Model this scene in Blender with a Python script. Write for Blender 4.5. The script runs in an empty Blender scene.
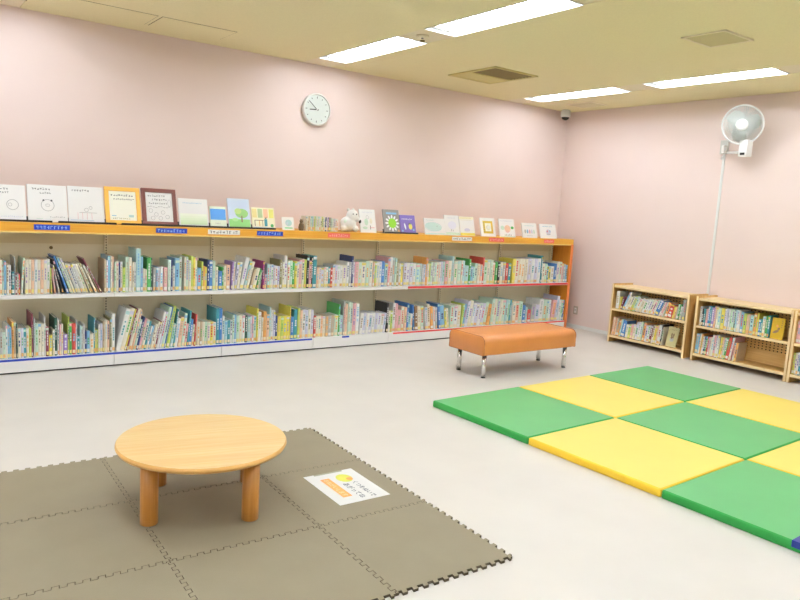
import bpy, bmesh, math, random
from mathutils import Vector, Matrix
random.seed(7)
C = bpy.context.scene.collection
PI = math.pi
R = math.radians

# ------------------------------------------------------------------ camera, world, exposure
scene = bpy.context.scene
cam = bpy.data.cameras.new('camera')
cam.sensor_fit = 'HORIZONTAL'; cam.sensor_width = 36.0
cam.lens = 698.04 / 800 * 36.0
cam.clip_start = 0.05; cam.clip_end = 60
camo = bpy.data.objects.new('camera', cam); C.objects.link(camo)
YAW, PITCH, ROLL = 0.6343, -0.1330, 0.0599
fwd = Vector((math.sin(YAW)*math.cos(PITCH), math.cos(YAW)*math.cos(PITCH), math.sin(PITCH)))
rt = Vector((math.cos(YAW), -math.sin(YAW), 0)); up = rt.cross(fwd)
r2 = math.cos(ROLL)*rt + math.sin(ROLL)*up; u2 = -math.sin(ROLL)*rt + math.cos(ROLL)*up
m = Matrix((( r2.x, u2.x, -fwd.x, 0), (r2.y, u2.y, -fwd.y, 0), (r2.z, u2.z, -fwd.z, 1.5), (0, 0, 0, 1)))
camo.matrix_world = m
scene.camera = camo
scene.view_settings.view_transform = 'Standard'
scene.view_settings.look = 'None'
scene.view_settings.gamma = 1.0
scene.view_settings.use_curve_mapping = False
scene.view_settings.exposure = 0.26
TUBE_STRENGTH = 27.0
world = bpy.data.worlds.new('world'); scene.world = world; world.use_nodes = True
world.node_tree.nodes['Background'].inputs[0].default_value = (1, 1, 1, 1)
world.node_tree.nodes['Background'].inputs[1].default_value = 0.3

# room constants (metres)
YW, XR, XL, YF, HC = 6.635, 7.54, -4.0, -3.4, 2.904
YB, HT = 6.13, 1.205

# ------------------------------------------------------------------ materials
MATS = {}
def mat(name, col, rough=0.6, metal=0.0, noise=0.0, scale=20.0, bump=0.0, bscale=200.0, coat=0.0, stretch=(1, 1, 1), spec=0.5, col2=None, detail=3.0):
    if name in MATS: return MATS[name]
    m = bpy.data.materials.new(name); m.use_nodes = True
    nt = m.node_tree; bs = nt.nodes['Principled BSDF']
    bs.inputs['Base Color'].default_value = (*col, 1); bs.inputs['Roughness'].default_value = rough
    bs.inputs['Metallic'].default_value = metal; bs.inputs['Coat Weight'].default_value = coat
    bs.inputs['Specular IOR Level'].default_value = spec
    m.diffuse_color = (*col, 1)
    if noise or bump or col2:
        tc = nt.nodes.new('ShaderNodeTexCoord'); mp = nt.nodes.new('ShaderNodeMapping')
        mp.inputs['Scale'].default_value = stretch
        nt.links.new(tc.outputs['Object'], mp.inputs[0])
    if noise or col2:
        nz = nt.nodes.new('ShaderNodeTexNoise'); nz.inputs['Scale'].default_value = scale; nz.inputs['Detail'].default_value = detail
        nt.links.new(mp.outputs[0], nz.inputs[0])
        rp = nt.nodes.new('ShaderNodeValToRGB')
        c2 = col2 or tuple(max(0, c*(1-noise)) for c in col)
        rp.color_ramp.elements[0].position = .35; rp.color_ramp.elements[0].color = (*c2, 1)
        rp.color_ramp.elements[1].position = .65; rp.color_ramp.elements[1].color = (*col, 1)
        nt.links.new(nz.outputs[0], rp.inputs[0]); nt.links.new(rp.outputs[0], bs.inputs['Base Color'])
    if bump:
        nb = nt.nodes.new('ShaderNodeTexNoise'); nb.inputs['Scale'].default_value = bscale; nb.inputs['Detail'].default_value = 2
        nt.links.new(mp.outputs[0], nb.inputs[0])
        bp = nt.nodes.new('ShaderNodeBump'); bp.inputs['Strength'].default_value = bump; bp.inputs['Distance'].default_value = .002
        nt.links.new(nb.outputs[0], bp.inputs['Height']); nt.links.new(bp.outputs[0], bs.inputs['Normal'])
    MATS[name] = m
    return m
def emis(name, col, s):
    m = bpy.data.materials.new(name); m.use_nodes = True
    bs = m.node_tree.nodes['Principled BSDF']
    bs.inputs['Base Color'].default_value = (*col, 1)
    bs.inputs['Emission Color'].default_value = (*col, 1); bs.inputs['Emission Strength'].default_value = s
    return m
def srgb(r, g, b):
    f = lambda v: (v/255/12.92 if v/255 <= .04045 else ((v/255+.055)/1.055)**2.4)
    return (f(r), f(g), f(b))

M_wall = mat('pink_wallpaper', srgb(238, 219, 213), .85, bump=.12, bscale=260, noise=.03, scale=1.2, spec=.2)
M_ceil = mat('mineral_ceiling', srgb(238, 228, 186), .95, noise=.05, scale=90, bump=.6, bscale=150, spec=.1, detail=5)
M_strip = mat('ceiling_strip', srgb(236, 224, 196), .8, spec=.2)
M_floor = mat('vinyl_floor', srgb(226, 221, 214), .38, noise=.045, scale=2.2, bump=.05, bscale=120, spec=.4, detail=6)
M_white = mat('white_plastic', (.82, .82, .8), .45)
M_wmetal = mat('white_enamel', (.88, .88, .86), .4)
M_ivory = mat('ivory_steel', srgb(250, 241, 208), .5)
M_ivory2 = mat('ivory_steel_rail', srgb(236, 224, 182), .5)
M_orange_wood = mat('honey_veneer', srgb(228, 168, 56), .42, col2=srgb(222, 156, 44), scale=6, stretch=(.5, 8, 14))
M_orange_side = mat('honey_side_veneer', srgb(226, 146, 50), .42, col2=srgb(214, 132, 40), scale=6, stretch=(12, 8, .6))
M_edge = mat('honey_edge_band', srgb(228, 128, 66), .4)
M_pine = mat('pale_plywood', srgb(224, 186, 120), .5, col2=srgb(210, 168, 98), scale=5, stretch=(10, .6, 10))
M_pine_v = mat('pale_plywood_upright', srgb(218, 176, 108), .5, col2=srgb(200, 154, 84), scale=5, stretch=(10, 10, .6))
M_pine_e = mat('pale_plywood_edge', srgb(238, 212, 164), .5)
M_table = mat('varnished_beech', srgb(240, 206, 142), .3, col2=srgb(232, 190, 120), scale=4, stretch=(.6, 16, 1), coat=.3)
M_table_leg = mat('varnished_beech_leg', srgb(206, 146, 68), .35, col2=srgb(194, 130, 54), scale=5, stretch=(14, 14, .7), coat=.3)
M_table_rim = mat('varnished_beech_rim', srgb(232, 180, 100), .35, coat=.3)
M_foam_shade = mat('brown_foam_shaded_side', srgb(84, 74, 56), .8)  # same foam as the top; shade on the tile sides painted as darker brown
M_foam = mat('brown_foam', srgb(146, 136, 113), .62, noise=.05, scale=5, bump=.5, bscale=380, spec=.35)
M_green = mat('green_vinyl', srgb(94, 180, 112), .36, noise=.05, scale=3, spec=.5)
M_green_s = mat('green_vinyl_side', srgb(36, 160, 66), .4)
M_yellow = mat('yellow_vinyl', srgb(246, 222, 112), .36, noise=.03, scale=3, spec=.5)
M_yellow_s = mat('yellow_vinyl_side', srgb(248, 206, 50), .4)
M_blue_v = mat('blue_vinyl', srgb(22, 48, 146), .38)
M_leather = mat('tan_leatherette', srgb(216, 140, 74), .32, noise=.04, scale=8, bump=.25, bscale=420, spec=.5)
M_piping = mat('leatherette_piping', srgb(166, 88, 44), .45)
M_chrome = mat('chrome', (.85, .85, .84), .22, 1.0)
M_black = mat('black_plastic', (.02, .02, .02), .45)
M_dark = mat('dark_recess', (.035, .03, .025), .9)
M_toe_shade = mat('toe_gap_shade', (.025, .022, .02), .7)
M_paper = mat('white_paper', (.86, .86, .85), .5)
M_ink = mat('grey_ink', (.12, .12, .13), .6)
M_blue_t = mat('blue_tape', srgb(30, 70, 190), .45)
M_red_t = mat('red_tape', srgb(232, 70, 66), .45)
M_grille = mat('grille_slat', srgb(206, 194, 150), .6)
M_grille_d = mat('grille_dark', srgb(136, 120, 78), .8)
M_duct = mat('diffuser_face', srgb(206, 194, 128), .7)
M_clock_face = mat('silver_dial', srgb(224, 232, 228), .3, .25)
M_clock_rim = mat('aluminium_rim', srgb(226, 226, 222), .3, .6)
M_mesh = mat('grey_fan_wire', srgb(206, 210, 206), .4)
M_blade = mat('translucent_fan_blade', srgb(222, 228, 222), .3)
M_tube = emis('lit_tube', (.93, 1.0, 1.09), TUBE_STRENGTH)
M_refl = mat('white_reflector', (.88, .88, .87), .5)

PAL = {'W': ('white', (.84, .85, .83)), 'C': ('cream', (.84, .80, .66)), 'M': ('mint', (.62, .80, .66)), 'A': ('aqua', (.48, .73, .74)),
 'L': ('lilac', (.68, .68, .82)), 'G': ('grey', (.50, .52, .50)), 'B': ('blue', (.08, .25, .60)), 'S': ('sky-blue', (.25, .52, .74)),
 'N': ('navy', (.04, .07, .22)), 'T': ('teal', (.07, .36, .42)), 'E': ('green', (.10, .46, .12)), 'D': ('dark-green', (.04, .13, .09)),
 'Y': ('yellow', (.86, .74, .12)), 'H': ('lime', (.60, .72, .15)), 'O': ('orange', (.86, .42, .12)), 'P': ('peach', (.88, .58, .40)),
 'R': ('red', (.72, .10, .08)), 'K': ('black', (.03, .03, .035)), 'Q': ('pink', (.84, .47, .50)), 'V': ('maroon', (.28, .06, .10)),
 'J': ('magenta', (.45, .07, .26)), 'U': ('brown', (.28, .17, .09)), 'X': ('purple', (.36, .24, .58)), 'Z': ('olive', (.36, .34, .17)),
 'F': ('tan', (.60, .48, .32))}
for k, (n, c) in PAL.items():
    PAL[k] = (n, mat('book_'+n.replace('-', '_'), c, .45, noise=.10, scale=38))

# ------------------------------------------------------------------ mesh helpers
class MB:
    def __init__(s): s.v = []; s.f = []; s.mi = []; s.mats = []; s.sm = []
    def mid(s, m):
        if m not in s.mats: s.mats.append(m)
        return s.mats.index(m)
    def add(s, vs, fs, m, T=None, smooth=False):
        o = len(s.v); i = s.mid(m)
        s.v += [tuple(T @ Vector(v)) if T else tuple(v) for v in vs]
        for f in fs: s.f.append([a+o for a in f]); s.mi.append(i); s.sm.append(smooth)
        return s
    def box(s, x0, x1, y0, y1, z0, z1, m, T=None):
        vs = [(x, y, z) for z in (z0, z1) for y in (y0, y1) for x in (x0, x1)]
        return s.add(vs, [(0, 2, 3, 1), (4, 5, 7, 6), (0, 1, 5, 4), (2, 6, 7, 3), (0, 4, 6, 2), (1, 3, 7, 5)], m, T)
    def lathe(s, prof, m, n=24, T=None, smooth=True, caps=True):
        vs = []; fs = []
        for r, z in prof:
            for k in range(n): a = 2*PI*k/n; vs.append((r*math.cos(a), r*math.sin(a), z))
        for j in range(len(prof)-1):
            for k in range(n):
                a, b = j*n+k, j*n+(k+1) % n
                fs.append((a, b, b+n, a+n))
        s.add(vs, fs, m, T, smooth)
        if caps:
            o = len(s.v)-len(vs); i = s.mid(m)
            s.f.append([o+k for k in range(n)][::-1]); s.mi.append(i); s.sm.append(False)
            s.f.append([o+(len(prof)-1)*n+k for k in range(n)]); s.mi.append(i); s.sm.append(False)
        return s
    def cyl(s, a, b, r, m, n=12, r2=None, smooth=True):
        a, b = Vector(a), Vector(b); d = b-a
        q = d.to_track_quat('Z', 'Y').to_matrix().to_4x4(); T = Matrix.Translation(a) @ q
        return s.lathe([(r, 0), (r2 if r2 is not None else r, d.length)], m, n, T, smooth)
    def tube(s, pts, r, m, n=6, closed=False):
        pts = [Vector(p) for p in pts]; N = len(pts); vs = []; fs = []
        for i, p in enumerate(pts):
            a = pts[(i-1) % N] if (closed or i) else p; b = pts[(i+1) % N] if (closed or i < N-1) else p
            q = (b-a).normalized().to_track_quat('Z', 'Y')
            for k in range(n):
                t = 2*PI*k/n; vs.append(p + q @ Vector((r*math.cos(t), r*math.sin(t), 0)))
        for i in range(N if closed else N-1):
            j = (i+1) % N
            for k in range(n): fs.append((i*n+k, i*n+(k+1) % n, j*n+(k+1) % n, j*n+k))
        return s.add(vs, fs, m, None, True)
    def prism(s, poly, z0, z1, m, T=None, mside=None, ch=0.0):
        n = len(poly)
        vs = [(x, y, z0) for x, y in poly] + [(x, y, z1-ch) for x, y in poly]
        s.add(vs, [tuple(range(n))[::-1]] + [(i, (i+1) % n, n+(i+1) % n, n+i) for i in range(n)], mside or m, T)
        top = inset(poly, ch) if ch else poly
        if ch:
            vs = [(x, y, z1-ch) for x, y in poly] + [(x, y, z1) for x, y in top]
            s.add(vs, [(i, (i+1) % n, n+(i+1) % n, n+i) for i in range(n)], m, T)
        s.add([(x, y, z1) for x, y in top], [tuple(range(n))], m, T)
        return s
    def data(s, name):
        me = bpy.data.meshes.new(name); me.from_pydata(s.v, [], s.f)
        for mm in s.mats: me.materials.append(mm)
        me.polygons.foreach_set('material_index', s.mi); me.polygons.foreach_set('use_smooth', s.sm)
        me.update(); return me
    def build(s, name, parent=None, loc=(0, 0, 0), rz=0, bevel=0, seg=2):
        o = bpy.data.objects.new(name, s.data(name)); C.objects.link(o)
        o.parent = parent; o.location = loc; o.rotation_euler = (0, 0, rz)
        if bevel:
            md = o.modifiers.new('edge', 'BEVEL'); md.width = bevel; md.segments = seg; md.limit_method = 'ANGLE'
        return o
def inset(poly, g):
    n = len(poly); out = []
    for i in range(n):
        p0, p, p1 = Vector(poly[i-1]), Vector(poly[i]), Vector(poly[(i+1) % n])
        a = (p-p0).normalized(); b = (p1-p).normalized()
        n1 = Vector((-a.y, a.x)); n2 = Vector((-b.y, b.x))
        k = max(.4, 1+n1.dot(n2)); v = p + g*(n1+n2)/k; out.append((v.x, v.y))
    return out
def inst(name, me, parent=None, loc=(0, 0, 0), rot=(0, 0, 0)):
    o = bpy.data.objects.new(name, me); C.objects.link(o); o.parent = parent; o.location = loc; o.rotation_euler = rot
    return o
def tag(o, label, cat, group=None):
    o['label'] = label; o['category'] = cat
    if group: o['group'] = group
    return o
def thing(name, label, cat, loc=(0, 0, 0), rz=0, group=None):
    o = bpy.data.objects.new(name, None); C.objects.link(o); o.location = loc; o.rotation_euler = (0, 0, rz)
    return tag(o, label, cat, group)
def struct(o): o['kind'] = 'structure'; return o
def stuff(o): o['kind'] = 'stuff'; return o

# ------------------------------------------------------------------ room shell
struct(MB().box(XL-.1, XR+.1, YF-.1, YW+.1, -.1, 0, M_floor).build('floor'))
struct(MB().box(XL-.1, XR+.1, YW, YW+.1, 0, HC+.2, M_wall).build('wall_back'))
struct(MB().box(XR, XR+.1, YF, YW, 0, HC+.2, M_wall).build('wall_right'))
struct(MB().box(XL-.1, XL, YF, YW, 0, HC+.2, M_wall).build('wall_left'))
struct(MB().box(XL-.1, XR+.1, YF-.1, YF, 0, HC+.2, M_wall).build('wall_front'))
struct(MB().box(XR-.008, XR, YF, YW-.01, .0, .045, M_white).build('baseboard_right'))
struct(MB().box(XL, XR-.008, YW-.008, YW, .0, .045, M_white).build('baseboard_back'))
# light rows: recessed strips in the ceiling running along Y
ROWS = [-2.16, .735, 3.63, 6.49]; HW = .165  # far-left row is unseen, added to brighten the left of the room
cb = MB(); xs = [XL-.05]
for x in ROWS: xs += [x-HW, x+HW]
xs.append(XR+.05)
for i in range(0, len(xs), 2): cb.box(xs[i], xs[i+1], YF-.05, YW+.05, HC, HC+.2, M_ceil)
ceiling = struct(cb.build('ceiling'))
lid = struct(MB().box(XL-.1, XR+.1, YF-.1, YW+.1, HC+.2, HC+.25, M_ceil).build('ceiling_slab', ceiling))
FIX = [5.64, 3.945, 2.25, .555, -1.14]; HL = .665
def ceiling_light(x, y, label):
    t = thing('ceiling_light', label, 'light', (x, y, HC), 0, 'recessed fluorescent ceiling lights')
    h = MB(); w = HW-.006; L = HL
    # trough with sloping sides
    pts = [(-w, .0), (-w+.05, .07), (w-.05, .07), (w, .0)]
    v = []; 
    for yy in (-L, L):
        for px, pz in pts: v.append((px, yy, pz))
    h.add(v, [(0, 1, 5, 4), (1, 2, 6, 5), (2, 3, 7, 6), (0, 3, 2, 1), (4, 5, 6, 7)], M_refl)
    h.build('reflector', t)
    MB().box(-w, -w+.006, -L, L, -.004, .004, M_wmetal).box(w-.006, w, -L, L, -.004, .004, M_wmetal).box(-w, w, -L, -L+.006, -.004, .004, M_wmetal).box(-w, w, L-.006, L, -.004, .004, M_wmetal).build('trim_frame', t)
    for s in (-.07, .07):
        MB().cyl((s, -L+.05, .036), (s, L-.05, .036), .0165, M_tube, 10).build('tube', t)
    for s in (-1, 1):
        MB().box(-.1, .1, s*(L-.028)-.02, s*(L-.028)+.02, .02, .066, M_wmetal).build('lamp_holder', t)
    return t
rown = {ROWS[0]: 'unseen added row far left beyond the frame', ROWS[1]: 'row over the round table', ROWS[2]: 'row above the clock', ROWS[3]: 'row by the fan wall'}
ordn = ['end nearest the bookcase wall', 'second from the bookcase wall', 'third from the bookcase wall', 'fourth from the bookcase wall', 'fifth from the bookcase wall', 'sixth from the bookcase wall']
for x in ROWS:
    for i, y in enumerate(FIX):
        ceiling_light(x, y, 'recessed tube light, %s, %s' % (rown[x], ordn[i]))
    # infill panels between fixtures
    ye = YW+.05
    for i, y in enumerate(FIX+[None]):
        y1 = ye; y0 = (y+HL+.002) if y is not None else YF-.05
        struct(MB().box(x-HW+.004, x+HW-.004, y0, y1-.002, HC+.001, HC+.012, M_strip).build('ceiling_panel', ceiling))
        if y is not None: ye = y-HL
# access hatches near the long wall
def hatch(x0, x1, y0, y1):
    a = MB()
    for (p, q_, r_, s_) in ((x0, x1, y0, y0+.006), (x0, x1, y1-.006, y1), (x0, x0+.006, y0, y1), (x1-.006, x1, y0, y1)):
        a.box(p, q_, r_, s_, HC-.0015, HC+.001, M_grille_d)
    a.box(x0+.006, x1-.006, y0+.006, y1-.006, HC-.004, HC+.001, M_ceil)
    return struct(a.build('access_panel', ceiling))
hatch(1.83, 2.47, 5.95, 6.35); hatch(.9, 1.80, 5.95, 6.35)

# speaker plate between two fixtures
t = thing('ceiling_sensor', 'small round sensor with dark dots on the ceiling between two tube lights', 'sensor', (3.60, 4.80, HC))
MB().lathe([(.055, 0), (.052, -.012), (.03, -.018)], M_strip, 20).build('base', t)
d = MB()
for k in range(8):
    a = 2*PI*k/8; d.lathe([(.006, -.0175), (.005, -.0195)], M_dark, 6, Matrix.Translation((.036*math.cos(a), .036*math.sin(a), .004)))
d.lathe([(.012, -.018), (.008, -.022)], M_dark, 8)
d.build('sensor_dots', t)
t = thing('ceiling_fixing', 'small dark round ceiling fixing beside the clock-side tube light end', 'sensor', (3.70, 4.93, HC))
MB().lathe([(.02, 0.001), (.02, -.01), (.012, -.014)], M_grille_d, 12).build('cap', t)

# supply diffuser
t = thing('air_diffuser', 'square ceiling air diffuser, half plain and half dark louvres, above the bookcase', 'vent', (5.10, 5.55, HC))
f = MB(); X, Y = .30, .36
for (a, b, c, e) in ((-X, X, -Y, -Y+.035), (-X, X, Y-.035, Y), (-X, -X+.035, -Y, Y), (X-.035, X, -Y, Y)): f.box(a, b, c, e, -.012, .002, M_duct)
f.build('frame', t, bevel=.003)
MB().box(-X+.035, X-.035, .04, Y-.035, -.008, .002, M_duct).build('face_panel', t)
MB().box(-X+.035, X-.035, -Y+.035, .04, -.001, .001, M_grille_d).build('duct_opening', t)
for k in range(7):
    y = -Y+.06+k*.046
    T = Matrix.Translation((0, y, -.005)) @ Matrix.Rotation(R(-30), 4, 'X')
    MB().box(-X+.036, X-.036, -.011, .011, -.001, .001, M_grille_d, T).build('louvre', t)
# return grille
t = thing('return_grille', 'square slatted ceiling return grille nearest the camera', 'vent', (5.115, 3.10, HC))
f = MB(); X, Y = .20, .18
for (a, b, c, e) in ((-X, X, -Y, -Y+.022), (-X, X, Y-.022, Y), (-X, -X+.022, -Y, Y), (X-.022, X, -Y, Y)): f.box(a, b, c, e, -.010, .002, M_strip)
f.build('frame', t, bevel=.002)
MB().box(-X+.02, X-.02, -Y+.02, Y-.02, -.001, .001, mat('grille_shadow', srgb(84, 72, 44), .9)).build('duct_opening', t)
for k in range(13):
    x = -X+.035+k*.0275
    MB().box(-.006, .006, -Y+.022, Y-.022, -.001, .001, M_grille, Matrix.Translation((x, 0, -.006)) @ Matrix.Rotation(R(28), 4, 'Y')).build('slat', t)
# flat panel near the corner
t = thing('corner_vent', 'small flat pale ceiling vent between corner and tube lights', 'vent', (7.12, 5.97, HC))
f = MB().box(-.16, .16, -.20, .20, -.006, .001, M_strip); f.build('frame', t, bevel=.002)
for k in range(9): MB().box(-.13, .13, -.165+k*.04, -.15+k*.04, -.009, -.005, M_grille).build('slat', t)
# dome camera in the corner
t = thing('security_camera', 'small white dome camera hanging at the ceiling corner', 'camera', (7.34, 6.50, HC))
MB().lathe([(.045, .001), (.06, -.01), (.066, -.075), (.06, -.09)], M_white, 24).build('housing', t)
MB().lathe([(.052, -.088), (.048, -.108), (.034, -.124), (.012, -.132)], M_dark, 24).build('dome', t)
MB().lathe([(.061, -.082), (.063, -.092), (.052, -.096)], M_white, 24).build('ring', t)

# ------------------------------------------------------------------ long bookcase
bc = thing('long_bookcase', 'long low two-shelf bookcase with honey wood top along the pink wall', 'bookcase', (0, 0, 0))
X0, X1 = -.40, 7.30; POSTS = [-.385, .565, 1.515, 2.475, 3.445, 4.38, 5.31, 6.255, 7.215]
MB().box(X0, X1, YB, YW-.012, 1.136, HT, M_orange_wood).build('top_board', bc, bevel=.004)
MB().box(X0, X1-.03, YB+.002, YB+.02, 1.124, 1.136, mat('pale_edge_trim', srgb(236, 204, 120), .5)).build('top_edge_trim', bc)
MB().box(X1-.045, X1, YB, YW-.012, .0, 1.136, M_orange_side).build('end_panel', bc, bevel=.003)
MB().box(X1-.046, X1+.0012, YB-.002, YB+.002, .0, 1.136, M_edge).build('end_panel_edge', bc)
for i in range(len(POSTS)-1):
    a, b = POSTS[i], (POSTS[i+1] if i < len(POSTS)-2 else X1-.046)
    MB().box(a+.001, b-.001, 6.452, 6.462, .012, 1.134, M_ivory).build('back_panel', bc)
    MB().box(a+.016, b-.016, 6.436, 6.452, 1.02, 1.134, M_ivory2).build('cross_rail', bc)
    MB().box(a+.001, b-.001, YB+.004, 6.436, .606, .632, M_wmetal).box(a+.001, b-.001, YB, YB+.004, .602, .634, M_wmetal).build('shelf', bc)
    MB().box(a+.001, b-.001, YB+.004, 6.436, .10, .122, M_wmetal).build('base_shelf', bc)
    MB().box(a+.0015, b-.0015, YB, YB+.014, .014, .124, M_wmetal).build('kick_panel', bc, bevel=.0015)
for i, x in enumerate(POSTS):
    p = MB().box(x-.015, x+.015, 6.415, 6.436, .0, 1.134, M_ivory).build('upright', bc)
    s = MB()
    for k in range(42):
        z = .14+k*.0235
        s.box(x-.005, x+.005, 6.4142, 6.4152, z, z+.012, M_grille_d)
    stuff(s.build('slots', p))
    if x < 7.2:
        for z in (.606, .10):
            MB().add([(x-.002, 6.415, z), (x-.002, 6.15, z), (x-.002, 6.415, z-.05), (x+.002, 6.415, z), (x+.002, 6.15, z), (x+.002, 6.415, z-.05)],
                     [(0, 1, 2), (3, 5, 4), (0, 3, 4, 1), (1, 4, 5, 2), (2, 5, 3, 0)], M_wmetal).build('bracket', bc)
MB().box(X0, X1-.046, YB+.02, YB+.03, .0, .016, M_toe_shade).build('toe_shade_strip', bc)  # black strip paints the shadow gap under the kick panels
for (a, b) in ((-.38, 3.432), (3.787, 3.873)):
    MB().box(a, b, YB-.0012, YB, .104, .1215, M_blue_t).build('blue_tape', bc)
MB().box(4.442, X1-.046, YB-.0012, YB, .104, .1215, M_red_t).build('red_tape', bc)
MB().box(4.609, X1-.046, YB-.0012, YB, .606, .630, M_red_t).build('red_tape', bc)
MB().lathe([(.014, 0), (.014, .006)], M_grille_d, 12, Matrix.Translation((1.085, 6.452, .985)) @ Matrix.Rotation(R(90), 4, 'X')).build('panel_lock', bc)
for i, (a, b, c) in enumerate(((.911, 1.171, 'b'), (1.855, 2.126, 'b'), (2.317, 2.623, 'w'), (2.793, 3.063, 'b'), (3.563, 3.823, 'r'), (5.196, 5.502, 'w'), (5.773, 6.021, 'r'), (6.727, 6.915, 'r'))):
    bm_ = {'b': M_blue_t, 'w': M_paper, 'r': mat('coral_label', srgb(236, 104, 98), .5)}[c]
    ink = {'b': mat('pale_blue_lettering', srgb(150, 190, 240), .5), 'w': M_ink, 'r': mat('pale_pink_lettering', srgb(250, 190, 180), .5)}[c]
    lab = MB().box(a, b, YB-.0015, YB, 1.150, 1.192, bm_).build('label_strip', bc)
    g = MB(); n = 9; w = (b-a-.03)/n; rr = random.Random(i)
    for k in range(n):          # small brush-like letters
        x = a+.015+k*w; s = w*.7
        for _ in range(3):
            if rr.random() < .5:
                zz = 1.158+rr.random()*.024; g.box(x, x+s, YB-.0022, YB-.0012, zz, zz+.0035, ink)
            else:
                xx = x+rr.random()*s*.8; g.box(xx, xx+.0035, YB-.0022, YB-.0012, 1.158, 1.158+.018+rr.random()*.008, ink)
    stuff(g.build('lettering', lab))

# ------------------------------------------------------------------ low wooden bookcases on the right wall
def low_case(y1, y0, zmid, label):
    X = 7.15; t = thing('low_bookcase', label, 'bookcase', (0, 0, 0), 0, 'low wooden bookcases along the fan wall')
    th = .03
    for y in (y1-th, y0):
        MB().box(X, XR-.012, y, y+th, 0, .722, M_pine_v).build('side_panel', t, bevel=.004)
        MB().box(X-.0015, X+.001, y+.004, y+th-.004, .003, .72, M_pine_e).build('side_edge', t)
    MB().box(X+.004, XR-.014, y0+th, y1-th, .676, .702, M_pine_e).build('top_board', t, bevel=.003)
    MB().box(X+.004, XR-.014, y0+th, y1-th, zmid-.026, zmid, M_pine).box(X+.002, X+.005, y0+th, y1-th, zmid-.026, zmid, M_pine_e).build('shelf', t)
    MB().box(X+.004, XR-.014, y0+th, y1-th, .06, .088, M_pine).box(X+.002, X+.005, y0+th, y1-th, .06, .088, M_pine_e).build('base_shelf', t)
    B = X+.235
    for (za, zb) in ((.09, .21), (zmid+.002, zmid+.10)):
        MB().box(B, B+.012, y0+th, y1-th, za, zb, M_pine).build('back_board', t)
    for (za, zb) in ((.211, zmid-.028), (zmid+.101, .675)):
        pb = MB().box(B, B+.006, y0+th, y1-th, za, zb, M_pine).build('peg_board', t)
        s = MB(); yy = y0+th+.03
        while yy < y1-th-.02:
            zz = zb-.016
            while zz > za+.012:
                T = Matrix.Translation((B, yy, zz)) @ Matrix.Rotation(R(-90), 4, 'Y')
                s.lathe([(.0075, -.001), (.0075, .0012)], M_dark, 6, T)
                zz -= .028
            yy += .040
        stuff(s.build('peg_holes', pb))
    return t
low_case(5.345, 4.305, .42, 'low pale wooden bookcase nearest the corner, its lower row ending in an animal cover')
low_case(4.225, 3.185, .40, 'low pale wooden bookcase below the fan conduit, its lower shelf half empty')
low_case(3.182, 2.14, .40, 'low pale wooden bookcase cut by the right photo edge, pink set on top row')

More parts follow.
